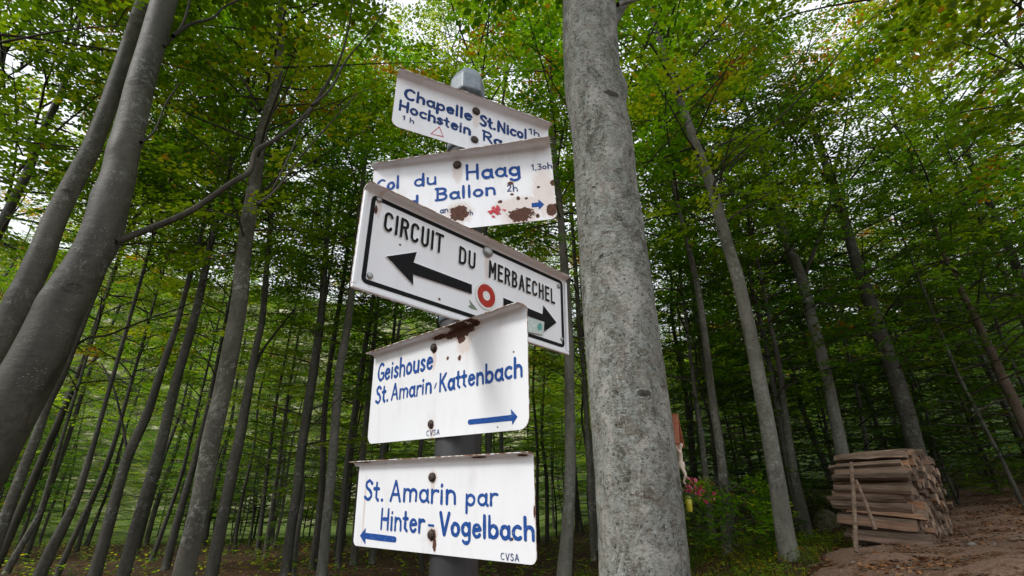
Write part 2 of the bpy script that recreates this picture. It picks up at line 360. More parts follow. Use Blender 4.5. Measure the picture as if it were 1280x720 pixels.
def scatter(name, n, region, size, stops, label, cat='fallen leaves', seed=1, lift=.012, tilt=.5):
    r = np.random.default_rng(seed); P = []
    while len(P) < n:
        x, y = region(r)
        P.append((x, y))
    P = np.array(P); z = ground(P[:, 0], P[:, 1]); s = (P[:, 0]-P0.x)*PN.x + (P[:, 1]-P0.y)*PN.y
    z = z + lift + np.where(s > .3, .055, 0)
    O = np.stack([P[:, 0], P[:, 1], z], 1); a = r.uniform(0, 6.28, n)
    D = norm(np.stack([np.cos(a), np.sin(a), r.uniform(-.1, tilt, n)], 1)); N = norm(np.stack([r.normal(0, tilt*.6, n), r.normal(0, tilt*.6, n), np.ones(n)], 1)); N = norm(N-D*np.sum(N*D, 1, keepdims=True))
    me = leaves_mesh(name, O, D, N, size*r.uniform(.6, 1.3, n), r.random(n))
    return tag(link_mesh(name, me, None, [litmat(name, stops)]), label, cat, kind='stuff')
def litmat(name, stops):
    g = NG(name); at = g.n('ShaderNodeAttribute', attribute_name='tint', attribute_type='GEOMETRY').outputs['Fac']
    g.bsdf(g.ramp(at, stops), .8, spec=.3); return g.m
BROWN = [(0, (.05, .025, .013)), (.4, (.12, .055, .025)), (.75, (.21, .095, .04)), (1, (.34, .2, .09))]
def reg_all(r):
    y = 2.5 + 22*r.random()**1.4; x = r.uniform(-1.1, 1.25)*y; return x, y
def reg_path(r):
    while True:
        U = r.uniform(-4, 12); S = abs(r.normal(0, 1.3)) - .3 if r.random() < .6 else r.uniform(0, 7)
        x = P0.x + U*PL.x + S*PN.x; y = P0.y + U*PL.y + S*PN.y
        keep = .15 + .85*max(float(ss(6.0, 9.5, y)), float(ss(1.3, .2, abs(S-.6)))*.8)
        keep *= .4 + .6*(math.sin(x*2.3)*math.cos(y*1.9) > -.2)
        if y > 1 and r.random() < keep: return x, y
scatter('leaf_litter', 22000, reg_all, .05, BROWN, 'brown fallen beech leaves strewn over the forest floor')
scatter('leaf_litter', 14000, reg_path, .045, [(0, (.10, .04, .02)), (.5, (.24, .095, .035)), (1, (.38, .19, .08))], 'rust brown fallen leaves drifted across the dirt path', seed=2)
def reg_grass(r):
    while True:
        y = 3.5 + 7*r.random(); x = r.uniform(.1, .62)*y
        if path_s(x, y) < -.25 and r.random() < .35+.65*(math.sin(x*3.1)*math.cos(y*2.7) > -.1): return x, y
def blades(name, n, region, h, stops, label, cat, seed):
    r = np.random.default_rng(seed); P = np.array([region(r) for _ in range(n)]); z = ground(P[:, 0], P[:, 1])-.01
    O = np.stack([P[:, 0], P[:, 1], z], 1); a = r.uniform(0, 6.28, n); el = r.uniform(.5, 1.4, n); D = np.stack([np.cos(a)*np.cos(el), np.sin(a)*np.cos(el), np.sin(el)], 1)
    S = norm(np.cross(D, [0, 0, 1.])); L = h*r.uniform(.4, 1.2, n); W = .006+.008*r.random(n)
    co = np.stack([O-S*W[:, None], O+S*W[:, None], O+D*L[:, None]-np.array([0, 0, 1.])*(L*.15)[:, None]], 1).reshape(-1, 3)
    me = np_mesh(name, co, np.arange(3*n).reshape(n, 3), tint=r.random(n)); m = leafmat(name, stops)
    return tag(link_mesh(name, me, None, [m]), label, cat, kind='stuff')
blades('grass', 6000, reg_grass, .16, [(0, (.04, .08, .012)), (.6, (.09, .14, .02)), (1, (.2, .17, .05))], 'sparse green grass between the tree feet beside the dirt path', 'grass', 5)
def reg_low(r):
    x, y = reg_grass(r); return x, y
r_ = np.random.default_rng(21)
def herb(name, n, region, lab, seed, hz=.14, size=.05, mat='leaf_low'):
    r = np.random.default_rng(seed); P = np.array([region(r) for _ in range(n)]); k = 7
    P = np.repeat(P, k, 0) + r.normal(0, .05, (n*k, 2)); m = len(P); z = ground(P[:, 0], P[:, 1]) + r.random(m)**1.5*hz + .01
    O = np.stack([P[:, 0], P[:, 1], z], 1); a = r.uniform(0, 6.28, m); D = norm(np.stack([np.cos(a), np.sin(a), r.uniform(-.3, .5, m)], 1))
    N = norm(np.stack([r.normal(0, .35, m), r.normal(0, .35, m), np.ones(m)], 1)); N = norm(N-D*np.sum(N*D, 1, keepdims=True))
    ti = np.clip(np.repeat(r.random(n), k)*.95 + r.normal(0, .05, m), 0, 1)
    return tag(link_mesh(name, leaves_mesh(name, O, D, N, size*r.uniform(.6, 1.4, m), ti), None, [M[mat]]), lab, 'undergrowth', kind='stuff')
herb('undergrowth', 800, reg_low, 'low mixed green and yellow undergrowth along the right side of the big trunk', 6, .16)
def reg_left(r):
    y = 9 + 20*r.random(); x = r.uniform(-1.1, .35)*y; return x, y
herb('undergrowth', 1100, reg_left, 'scattered low green seedlings on the floor between the left trunks', 7, .3, .08)
def reg_back(r):
    while True:
        y = 9 + 22*r.random(); x = r.uniform(.25, 1.3)*y
        if path_s(x, y) < -1.2 or y > 15: return x, y
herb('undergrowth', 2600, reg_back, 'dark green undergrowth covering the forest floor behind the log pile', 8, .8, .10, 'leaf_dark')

def sticks(name, n, region, label, seed, L0=.06, L1=.35):
    r = np.random.default_rng(seed); T = Tubes()
    for _ in range(n):
        x, y = region(r); a = r.uniform(0, 6.28); L = r.uniform(L0, L1)**1.0; q = []
        for t in np.linspace(-.5, .5, 4):
            xx, yy = x+math.cos(a)*L*t+r.normal(0, L*.03), y+math.sin(a)*L*t+r.normal(0, L*.03); q.append((xx, yy, gz(xx, yy)+.012+(.06 if path_s(xx, yy) > .3 else 0)+abs(r.normal(0, .006))))
        T.add(q, np.array([1, .9, .7, .4])*(.0025+.012*L), 5)
    me = T.mesh(name); return tag(link_mesh(name, me, None, [M['twig_dead']]), label, 'twigs', kind='stuff')
g = NG('dead_twig'); g.bsdf(g.mix(g.noise(g.coord(), 30, 3), (.07, .05, .035), (.20, .155, .12)), .9); M['twig_dead'] = g.m
sticks('fallen_twigs', 900, reg_all, 'fallen dead twigs lying over the forest floor', 31); sticks('fallen_twigs', 420, reg_path, 'small broken twigs lying on the dirt path', 32, .03, .16)
def pebbles(n, seed):
    r = np.random.default_rng(seed); V = []; F = []; k = 0
    for _ in range(n):
        U = r.uniform(-4, 10); S = r.uniform(0, 6); x = P0.x+U*PL.x+S*PN.x; y = P0.y+U*PL.y+S*PN.y
        if y < 1.5: continue
        s_ = r.uniform(.006, .022)*(1+r.random()**4*1.5); z = gz(x, y)+.045; c = np.array([x, y, z])
        P = np.array([[1, 0, 0], [0, 1, 0], [-1, 0, 0], [0, -1, 0], [0, 0, .8], [.7, .7, -.4], [-.7, -.7, -.4]])*s_*r.uniform(.6, 1.2, (7, 1))
        V.append(c+P); F += [(k, k+1, k+4), (k+1, k+2, k+4), (k+2, k+3, k+4), (k+3, k, k+4), (k, k+5, k+1), (k+2, k+6, k+3)]; k += 7
    me = np_mesh('gravel', np.concatenate(V), np.array(F)); g = NG('gravel_stone'); g.bsdf(g.mix(g.noise(g.coord(), 9, 2), (.11, .085, .07), (.33, .29, .25)), .9)
    tag(link_mesh('gravel', me, None, [g.m]), 'small pebbles pressed into the bare dirt path', 'gravel', kind='stuff')
pebbles(1800, 33)

# ------------------------------------------------------------------ trunks
def smooth_path(P, n):
    P = np.asarray(P, float); m = len(P); t = np.linspace(0, m-1, n); out = []
    for x in t:
        i = min(int(x), m-2); f = x-i; p0 = P[max(i-1, 0)]; p1 = P[i]; p2 = P[i+1]; p3 = P[min(i+2, m-1)]
        out.append(.5*((2*p1)+(-p0+p2)*f+(2*p0-5*p1+4*p2-p3)*f*f+(-p0+3*p1-3*p2+p3)*f**3))
    return np.array(out)
def px_path(pts, Y, dY=0):
    kw0 = (.95 if Y < 2.8 or Y > 2.95 else 1.0)*.97 if Y < 5 else .86
    """pixel points (x, y, width) on the upright plane at distance Y -> (x,y,z,radius) rows; dY: depth change along it"""
    out = []
    for k, (x, y, wd) in enumerate(pts):
        yy = Y + dY*k/max(1, len(pts)-1)
        p = onY(x, y, yy); c = RW.transposed() @ (p - Vector((0, 0, H))); depth = -c.z; kw = kw0*abs(p.y)/math.hypot(p.x, p.y)
        out.append((p.x, p.y, p.z, kw*wd*depth/1280))
    return out
def tube_mesh(name, A, n=16, seed=0, flare=0, bumps=(), rough=.03, smooth_n=None):
    A = np.asarray(A, float); N_ = smooth_n or max(12, len(A)*7); A = smooth_path(A, N_)
    P = A[:, :3]; R = np.maximum(A[:, 3], .003); r = np.random.default_rng(seed)
    T = norm(np.gradient(P, axis=0)); U = norm(np.cross(T, np.array([.13, 1., .05]))); V = np.cross(T, U); a = np.arange(n)*2*PI/n
    ph = r.uniform(0, 6.28, 6); z = P[:, 2][:, None]
    k = 1 + rough*(np.sin(a[None]*2+ph[0]+z*.9) + .6*np.sin(a[None]*3+ph[1]-z*1.7) + .5*np.sin(a[None]+ph[2]+z*3.1) + .3*np.sin(5*a[None]+ph[3]+z*5)) + r.normal(0, rough*.12, (N_, n))
    if flare:
        hgt = (P[:, 2]-P[0, 2])[:, None]; k = k + flare*np.exp(-hgt/.22)*(.55+.45*np.sin(a[None]*5+ph[4])) 
    for (bz, ba, amp, sz, sa) in bumps:
        da = (a[None]-ba+PI) % (2*PI)-PI; k = k + amp*np.exp(-((z-bz)/sz)**2-(da/sa)**2)
    ring = P[:, None] + (R[:, None]*k)[..., None]*(np.cos(a)[None, :, None]*U[:, None]+np.sin(a)[None, :, None]*V[:, None])
    co = ring.reshape(-1, 3); i = np.arange(N_-1)[:, None]*n; j = np.arange(n)[None]; jn = (j+1) % n
    me = np_mesh(name, co, np.stack([i+j, i+jn, i+n+jn, i+n+j], -1).reshape(-1, 4)); me.polygons.foreach_set('use_smooth', np.ones(len(me.polygons), bool))
    return me
ALLT = []
def tree(label, pts, Y, mat='bark', crowns=(), top=15., nside=14, branches=(), bumps=(), flare=.35, rough=.03, dY=0, cat='tree', group=None, name='beech_tree'):
    A = px_path(pts, Y, dY); A = [list(q) for q in A]
    A.sort(key=lambda q: q[2])
    # down to the ground along the lowest segment
    p, q = np.array(A[0]), np.array(A[1]); d = (p-q)/max(1e-6, (q[2]-p[2])); d[0] *= .6; d[1] *= .6
    for _ in range(20):
        if p[2] > gz(p[0], p[1])-.12:
            s = min(.5, p[2]-gz(p[0], p[1])+.15); p = p + d*s; p[3] = A[0][3]+ .0; A.insert(0, list(p))
        else: break
    # on up to the top
    p, q = np.array(A[-1]), np.array(A[-2]); d = (p-q)/max(.05, (p[2]-q[2])); d[:2] = np.clip(d[:2], -.25, .25); n = 5; r0 = p[3]; h0 = p[2]
    topz = max(top, h0+1.5)
    for k in range(1, n+1):
        f = k/n; A.append([p[0]+d[0]*(topz-h0)*f*(1-.4*f), p[1]+d[1]*(topz-h0)*f, h0+(topz-h0)*f, max(.012, r0*(1-.93*f))])
    A = np.array(A); keep = [0]
    for k in range(1, len(A)):
        if A[k, 2]-A[keep[-1], 2] > .12: keep.append(k)
    A = A[keep]; base = A[0, :3].copy(); base[2] = gz(base[0], base[1])
    t = empty(name, base, label, cat, group)
    B = A.copy(); B[:, :3] -= base
    link_mesh('trunk', tube_mesh('trunk', B, nside, int(Y*97)+len(pts), flare, [(bz-base[2], *r) for bz, *r in bumps], rough, max(20, int((A[-1, 2]-A[0, 2])/(.13 if Y < 5 else .3)))), t, [M[mat]])
    for bp in branches:
        pts2, dy = bp[0], bp[1]; Q = np.array(px_path(pts2, Y, dy)); Q[:, :3] -= base; Q[:, 3] *= .74
        jr = np.random.default_rng(int(abs(Q[1, 0])*1000)); Q[1:, :3] += jr.normal(0, .012, (len(Q)-1, 3))*min(1.5, Y/3)
        link_mesh('branch', tube_mesh('branch', Q, 8, len(pts2)+int(Q[0, 0]*100) % 50, 0, (), .05), t, [M[bp[2] if len(bp) > 2 else mat]])
    for (key, zc, sc) in crowns:
        i = int(np.searchsorted(A[:, 2], zc)); i = min(max(i, 1), len(A)-1); f = (zc-A[i-1, 2])/(A[i, 2]-A[i-1, 2]); c = A[i-1, :3]+(A[i, :3]-A[i-1, :3])*f
        tp = A[-1, :3]; add_crown(t, key, Vector(c-base), sc if isinstance(sc, tuple) else (sc,)*3, lean=(tp-c) if tp[2]-c[2] > 2 else None)
    ALLT.append((base[0], base[1])); return t

TREES = []
tree('big grey lichen-covered beech trunk right of the signpost, carrying the crucifix', [(735, -40, 66), (736, 0, 68), (738, 60, 70), (741, 110, 72), (752, 170, 76), (758, 250, 80), (768, 330, 89), (778, 420, 97), (788, 510, 105), (797, 600, 112), (803, 690, 118), (806, 760, 124)], 2.9, 'bark_big',
     [('near', 6.2, 1.0), ('hi1', 8.5, 1)], 17, 40, [([(756, 40, 30), (770, 18, 22), (782, -6, 18), (800, -40, 14)], .3, 'bark_big'),
      ([(772, 6, 9), (835, -20, 7), (900, -60, 4)], .5, 'bark_big')], [(4.2, PI+.15, .26, .13, .42), (4.75, .5, .05, .2, .7), (3.1, 3.4, .05, .2, .6), (2.2, 5.0, .04, .1, .5)], .5, .022)
tree('thick leaning grey trunk at the left edge with a long rising branch', [(212, -30, 38), (206, 0, 42), (189, 60, 43), (177, 100, 45), (165, 150, 48), (154, 190, 51), (148, 220, 53), (138, 252, 59), (126, 294, 63), (110, 326, 63), (92, 357, 69), (70, 399, 76), (45, 452, 84), (16, 505, 89), (-12, 557, 92), (-60, 650, 98)], 2.75, 'bark_left',
     [('near', 6.6, 1.0)], 16, 36, [
       ([(140, 302, 26), (165, 297, 18), (190, 284, 15), (240, 262, 13), (290, 228, 12), (312, 212, 12), (322, 188, 11), (345, 172, 9), (372, 152, 8), (390, 130, 8), (412, 100, 6), (428, 70, 5), (436, 30, 3.5), (440, 0, 2)], 1.6, 'limb'),
       ([(390, 132, 6), (412, 110, 5), (435, 76, 4), (462, 40, 3), (486, 6, 2)], .5, 'limb'),
       ([(322, 255, 5), (345, 235, 4), (375, 200, 3.5), (405, 160, 3), (445, 115, 2)], .8, 'limb'),
       ([(340, 238, 3.5), (362, 195, 3), (380, 150, 2.5), (392, 128, 2)], .6, 'limb'),
       ([(216, 45, 11), (238, 28, 8), (262, 22, 6), (280, 12, 5), (300, -4, 4)], .6, 'limb'),
       ([(205, 58, 8), (228, 30, 6), (240, -10, 5)], .5, 'limb'),
       ([(176, 178, 9), (192, 160, 5), (208, 128, 4), (222, 108, 3)], .6, 'limb')],
     [(3.55, 1.9, .16, .07, .5), (3.2, .5, .10, .06, .5), (4.05, 1.6, .12, .07, .5), (2.45, 1.2, .09, .08, .6), (2.75, 2.9, .12, .1, .5), (2.9, 4.4, .04, .12, .6), (1.9, .4, .08, .14, .7), (1.6, 3.0, .03, .1, .6)], .2, .018)
tree('second leaning grey trunk just behind the thick one at the left edge', [(176, 10, 24), (165, 45, 25), (150, 90, 28), (132, 140, 30), (114, 185, 32), (96, 220, 34), (69, 273, 38), (49, 325, 44), (24, 378, 47), (-5, 431, 49), (-50, 510, 54)], 3.7, 'bark_left', [('near', 7.0, 1.0)], 15, 28,
     [], [(2.9, 1.5, .1, .07, .7), (3.6, 3.2, .12, .06, .5)], .2, .03)
tree('dark thin crooked trunk behind the left edge, partly hidden in leaves', [(88, 70, 9), (78, 112, 13), (60, 150, 14), (48, 178, 15), (36, 212, 17), (22, 240, 18), (2, 282, 21), (-26, 335, 23)], 6.2, 'bark_left', [('hi2', 4.5, .8)], 12, 12,
     [([(75, 112, 6), (85, 90, 4), (84, 62, 3)], .3), ([(40, 200, 5), (36, 160, 4), (30, 120, 3)], .4), ([(-30, 75, 4), (0, 62, 4), (75, 46, 3.5), (110, 42, 3), (146, 28, 2)], 0)])
tree('grey trunk forking into branches at the top, third of the way from the left', [(352, 0, 10), (350, 45, 13), (346, 108, 15), (333, 145, 17), (325, 180, 18), (320, 220, 20), (311, 270, 22), (304, 325, 23), (300, 375, 25), (287, 446, 27), (276, 500, 28), (264, 551, 30), (248, 640, 31), (232, 705, 34), (226, 740, 36)], 6.3, 'bark', [('hi1', 4.6, .9)], 14, 20,
     [([(326, 138, 8), (310, 112, 6), (300, 95, 6), (275, 60, 4), (245, 25, 3)], .5, 'limb'), ([(322, 250, 6), (345, 225, 5), (365, 190, 4), (400, 150, 3), (440, 118, 2)], .5, 'limb'),
      ([(346, 62, 7), (362, 52, 5), (372, 45, 3)], .2, 'limb'), ([(345, 108, 4), (388, 112, 3), (440, 108, 1.5)], .4, 'limb'), ([(335, 150, 4), (365, 100, 3), (385, 40, 2), (388, 10, 1.5)], .4, 'limb')], flare=.3)
MID = [
 ('slim dark trunk immediately left of the grey forking tree, leaning right', [(295, 180, 8), (277, 245, 9), (260, 320, 11), (245, 390, 13), (225, 460, 15), (212, 510, 17), (200, 560, 18), (170, 660, 21), (154, 718, 22)], 8.0, 'bark', 'hi2'),
 ('dark trunk second left of the grey forking tree with a low crooked limb', [(228, 380, 9), (220, 410, 10), (204, 455, 12), (185, 515, 15), (170, 548, 16), (155, 585, 17), (132, 670, 19), (118, 720, 21)], 8.8, 'bark_left', 'hi3'),
 ('grey trunk under the thick leaning tree at left, carrying a thin level branch', [(94, 430, 10), (78, 470, 13), (60, 505, 15), (46, 545, 17), (30, 585, 18), (0, 665, 22)], 8.0, 'bark', 'hi1'),
 ('dark straight trunk between the far-left leaning ones, foot near the grass', [(130, 510, 8), (120, 545, 9), (108, 585, 12), (95, 625, 14), (78, 660, 18), (58, 700, 21)], 8.8, 'bark_left', 'hi2'),
 ('thin dark trunk leaning right among the far left trunks', [(155, 510, 6), (145, 545, 7), (125, 600, 8), (100, 655, 9), (75, 710, 11)], 11.5, 'bark_left', 'hi3'),
 ('thin trunk at the lower left corner over the bright grass', [(62, 600, 7), (50, 640, 9), (34, 670, 11), (12, 708, 13)], 11.5, 'bark', 'hi2'),
 ('dark trunk hugging the right side of the grey forking tree', [(332, 350, 9), (328, 400, 10), (320, 435, 11), (310, 490, 14), (300, 545, 16), (290, 590, 17), (280, 640, 18), (265, 715, 20)], 9.2, 'bark_left', 'hi1'),
 ('twin-stemmed dark curving trunk left of the pale straight one', [(406, 330, 9), (402, 390, 11), (394, 450, 13), (385, 510, 14), (377, 560, 14), (372, 610, 15), (364, 660, 15), (357, 715, 17)], 10.0, 'bark_left', 'hi2'),
 ('thin curving stem just right of the twin-stemmed dark trunk', [(388, 500, 6), (382, 540, 7), (376, 580, 8), (378, 620, 8), (371, 670, 9), (366, 716, 10)], 10.6, 'bark', 'lay1'),
 ('pale straight slender trunk left of the lowest sign', [(446, 300, 9), (440, 360, 10), (434, 410, 11), (425, 460, 12), (420, 520, 13), (415, 585, 14), (408, 655, 15), (402, 718, 17)], 9.8, 'bark_light', 'hi3'),
 ('thin dark trunk between the pale slender trunk and the lowest sign', [(462, 400, 7), (452, 460, 8), (440, 535, 8), (432, 600, 9), (422, 715, 10)], 12.5, 'bark_left', 'hi2'),
 ('very thin far stem, left of a twin in the bright gap', [(352, 470, 4), (345, 505, 5), (335, 580, 6), (328, 640, 7), (320, 705, 8)], 15.5, 'bark_left', 'lay1'),
 ('very thin far stem, right twin in the bright gap', [(366, 460, 4), (360, 495, 5), (350, 570, 6), (340, 640, 7), (330, 703, 8)], 15.9, 'bark', 'lay1'),
 ('dark far trunk behind the slim dark trunk leaning right', [(268, 470, 6), (260, 510, 8), (245, 570, 10), (225, 640, 12), (206, 714, 14)], 12.0, 'bark_left', 'hi3'),
 ('thin far stem left of the grey forking tree foot', [(240, 540, 5), (228, 590, 6), (208, 650, 7), (187, 706, 9)], 15.0, 'bark_left', 'hi1'),
 ('pale trunk standing between the signs and the big lichen-covered trunk', [(690, 130, 6), (693, 190, 8), (699, 250, 9), (703, 300, 11), (708, 370, 13), (711, 430, 14), (712, 500, 15), (713, 560, 16), (712, 615, 17), (709, 670, 19), (705, 722, 22)], 8.6, 'bark_light', 'hi2'),
 ('thin darker trunk close against the left side of the big lichen-covered trunk', [(714, 260, 5), (718, 320, 6), (724, 400, 7), (731, 480, 7), (735, 560, 8), (739, 640, 8), (743, 716, 9)], 12.5, 'bark', 'hi1'),
 ('thin pale stem seen under the lowest sign, left of the post gap', [(616, 470, 6), (612, 550, 8), (608, 640, 8), (605, 712, 9)], 15.0, 'bark_light', 'hi3'),
 ('thin pale stem seen under the lowest sign, second right of the post', [(625, 480, 5), (627, 560, 6), (629, 640, 6), (631, 712, 8)], 16.0, 'bark_light', 'hi1'),
 ('dark trunk below the lowest sign at its left corner', [(458, 520, 8), (450, 600, 10), (444, 680, 11), (441, 715, 12)], 12.8, 'bark_left', 'hi3'),
 ('grey stem below the lowest sign between its left corner and the post', [(478, 560, 7), (470, 640, 9), (464, 710, 11)], 13.0, 'bark', 'hi1'),
 ('narrow grey pole-like trunk right of the crucifix', [(843, 240, 5), (852, 275, 6), (860, 306, 8), (872, 360, 9), (880, 412, 10), (886, 460, 11), (892, 508, 12), (898, 550, 13), (903, 592, 14), (908, 672, 16)], 9.0, 'bark', 'hi2'),
 ('thin faint trunk right behind the crucifix flowers', [(860, 420, 5), (869, 492, 7), (876, 540, 8), (882, 592, 9), (893, 690, 11)], 11.5, 'bark', 'hi3'),
 ('pale speckled straight trunk standing in the bushes left of the log pile', [(866, 170, 13), (877, 200, 15), (889, 232, 17), (897, 262, 18), (909, 305, 19), (921, 344, 20), (930, 383, 21), (942, 436, 22), (951, 487, 23), (959, 530, 24), (966, 571, 25), (973, 612, 26), (980, 660, 28), (986, 694, 30)], 7.4, 'bark_light', 'hi1'),
 ('dark double stem close behind the speckled trunk, its left stem', [(945, 380, 6), (959, 442, 8), (970, 500, 9), (976, 533, 9), (988, 600, 10), (998, 655, 12)], 11.0, 'bark_left', 'hi2'),
 ('dark double stem close behind the speckled trunk, its right stem', [(962, 400, 7), (974, 458, 9), (980, 505, 10), (986, 550, 12), (994, 600, 14), (1006, 655, 18)], 10.7, 'bark', 'hi3'),
 ('pale trunk rising from behind the left end of the log pile', [(944, 172, 9), (953, 200, 11), (963, 235, 12), (973, 268, 14), (985, 305, 15), (997, 335, 16), (1008, 370, 17), (1017, 408, 18), (1029, 452, 18), (1038, 492, 19), (1051, 558, 21), (1061, 612, 23)], 10.2, 'bark_light', 'hi2'),
 ('stout grey trunk rising from behind the top of the log pile', [(1030, 200, 12), (1047, 250, 15), (1060, 290, 17), (1069, 322, 19), (1083, 365, 22), (1097, 408, 24), (1110, 445, 25), (1122, 479, 26), (1133, 515, 27), (1142, 550, 27), (1158, 606, 29)], 10.8, 'bark', 'hi3'),
 ('faint distant trunk between the two trunks behind the log pile', [(1064, 430, 4), (1076, 467, 6), (1089, 508, 7), (1101, 550, 8), (1110, 590, 10)], 17.0, 'bark_light', 'hi1'),
 ('reddish brown trunk leaning at the right edge above the path', [(1170, 290, 8), (1180, 318, 9), (1197, 354, 11), (1212, 383, 12), (1226, 412, 14), (1239, 440, 15), (1251, 467, 16), (1276, 521, 19), (1306, 590, 22)], 10.5, 'bark_red', 'hi1'),
 ('pale trunk above the reddish brown one at the right edge', [(1232, 280, 7), (1247, 320, 9), (1260, 352, 11), (1273, 384, 12), (1298, 440, 14)], 13.5, 'bark_light', 'hi2'),
 ('slender bent sapling stem standing at the far edge of the path', [(1163, 383, 4), (1180, 425, 5), (1197, 467, 6), (1214, 500, 6), (1230, 533, 7), (1250, 570, 7), (1268, 608, 8)], 10.5, 'bark', 'lay1'),
 ('thin dark trunk deep in the shade at far right', [(1200, 385, 6), (1217, 425, 8), (1232, 455, 9), (1247, 487, 10), (1275, 550, 12)], 15.0, 'bark_left', 'hi3'),
 ('very thin straight stem left of the trunk behind the pile', [(1010, 440, 4), (1022, 487, 4), (1032, 530, 5), (1042, 590, 6)], 14.0, 'bark_left', 'lay1'),
]
LIMBS = {
 'dark trunk second left of the grey forking tree with a low crooked limb': [([(160, 570, 7), (148, 520, 5), (140, 480, 5), (126, 455, 4)], .5, 'limb')],
 'grey trunk under the thick leaning tree at left, carrying a thin level branch': [([(94, 432, 8), (112, 423, 6), (135, 418, 5), (165, 408, 5), (190, 397, 4), (225, 385, 3), (250, 375, 2)], .4, 'limb')],
 'pale speckled straight trunk standing in the bushes left of the log pile': [([(898, 240, 7), (910, 215, 5), (925, 197, 4), (950, 185, 3), (975, 178, 2)], .5, 'limb'), ([(900, 262, 6), (895, 225, 5), (935, 180, 4.5), (985, 138, 4), (1025, 95, 3.5), (1065, 50, 3), (1110, 0, 2)], -1.2, 'limb')],
 'pale trunk rising from behind the left end of the log pile': [([(1004, 346, 10), (1013, 325, 8), (1034, 268, 7), (1040, 240, 7), (1047, 200, 6), (1054, 170, 5), (1060, 120, 4), (1066, 70, 2.5)], .6, 'limb')],
 'stout grey trunk rising from behind the top of the log pile': [([(1058, 290, 9), (1040, 240, 8), (1022, 205, 6), (1005, 175, 4)], .5, 'limb'), ([(1050, 255, 7), (1058, 215, 5), (1064, 180, 4)], .3, 'limb')],
 'narrow grey pole-like trunk right of the crucifix': [([(868, 345, 4), (880, 320, 3), (892, 300, 2.5)], .3, 'limb')],
 'dark trunk hugging the right side of the grey forking tree': [([(314, 475, 7), (330, 440, 6), (352, 410, 4), (370, 385, 3)], .4, 'limb')],
}
for lb, pts, Yd, mt, key in MID:
    cz = {True: 5.6, False: 3.6}[Yd < 10.3]; cz += random.uniform(-.4, .8)
    if key.startswith('lay'): cz = random.uniform(2.2, 3.2)
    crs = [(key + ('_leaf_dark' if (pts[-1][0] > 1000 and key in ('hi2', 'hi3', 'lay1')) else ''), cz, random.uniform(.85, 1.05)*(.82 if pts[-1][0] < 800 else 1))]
    tree(lb, pts, Yd, mt, crs, cz+9.5, 12, LIMBS.get(lb, ()), flare=.3, rough=.03)

for pre, Yk, lst, fn in (('thick leaning grey', 2.75, [(168, 98, 8, .12), (86, 350, 11, .17), (128, 285, 6, .16), (150, 190, 6, .14), (52, 470, 7, .2)], lambda sc_: bark('bark_smooth_dark', (.02, .018, .013), (.056, .052, .038), (.115, .108, .085), .35, (.28, .28, .245), .6, 0., .6, .42, scars=sc_)),
                     ('second leaning', 3.7, [(80, 236, 6, .10), (118, 170, 4, .09), (30, 350, 5, .13)], lambda sc_: bark('bark_smooth_dark', (.02, .018, .013), (.056, .052, .038), (.115, .108, .085), .35, (.28, .28, .245), .6, 0., .6, .42, scars=sc_)),
                     ('big grey lichen', 2.9, [(764, 118, 9, .19), (806, 492, 6, .24), (752, 318, 3.5, .22), (742, 232, 3, .2)], lambda sc_: bark('bark_lichen', (.08, .072, .056), (.20, .185, .155), (.30, .28, .24), .95, (.33, .36, .335), .6, 1.0, scars=sc_))):
    tr_ = [o for o in bpy.data.objects if o.type == 'EMPTY' and str(o.get('label', '')).startswith(pre)][0]
    L_ = []
    for (kx, ky, kr, rad) in lst:
        p_ = onY(kx, ky, Yk-rad*.93)-tr_.location; L_.append((tuple(p_), kr*.0062, kr*.0036))
    tk = [c for c in tr_.children if c.name.startswith('trunk')][0]; tk.data.materials.clear(); tk.data.materials.append(fn(L_))

# background trees: one of each kind built once, then copied
def bg_proto(seed, Ht, r0, mat):
    r = np.random.default_rng(seed); n = 9; z = np.linspace(-.3, Ht, n); x = np.cumsum(r.normal(0, .10, n)); y = np.cumsum(r.normal(0, .10, n)); x -= x[0]; y -= y[0]
    A = np.stack([x, y, z, r0*(1-.9*(z/Ht).clip(0, 1)**1.3)], 1)
    me = tube_mesh('trunk', A, 8, seed, .3, (), .04, 26); me.materials.append(M[mat]); return me
BG = [bg_proto(50+k, 14, .055+.018*(k % 4), ['bark_far', 'bark_far', 'bark_far', 'bark'][k % 4]) for k in range(8)]
def bg_tree(x, y, key, cz, sc, label, group, k, name='beech_tree'):
    tone = ('dark', 'dark', 'dark', 'pale')[k % 4]
    if group:
        gap = 'thin-stemmed' if k % 4 < 2 else 'thicker-stemmed'; label = label.replace('beech', gap+' '+tone+' beech', 1) if 'beech' in label else label; label = label.replace('dark slender', '').replace('slender ', '').replace('young dark', 'young').strip()
    t = empty(name, (x, y, gz(x, y)), label, 'tree', group)
    o = bpy.data.objects.new('trunk', BG[k % len(BG)]); COL.objects.link(o); o.parent = t; o.rotation_euler = (random.gauss(0, .025), random.gauss(0, .025), random.uniform(0, 6.28)); ks = .55 if name == 'young_beech' else 1; o.scale = (ks, ks, (cz+sc*(6 if ks < 1 else 9))/13)
    add_crown(t, key, (0, 0, cz), (sc, sc, sc)); ALLT.append((x, y))
def place(n, reg, dmin, fn, seed):
    r = random.Random(seed); k = 0; tries = 0
    while k < n and tries < 6000:
        tries += 1; x, y = reg(r)
        if all((x-a)**2+(y-b)**2 > dmin*dmin for a, b in ALLT): fn(x, y, k, r); k += 1
def regL(r): y = r.uniform(12.5, 25); return r.uniform(-1.15, .12)*y, y
def regC(r): y = r.uniform(13, 34); return r.uniform(.05, .5)*y, y
def regR(r):
    while True:
        y = r.uniform(12, 36); x = r.uniform(.4, 1.35)*y
        if path_s(x, y) < -1.5 or y > 17 : return x, y
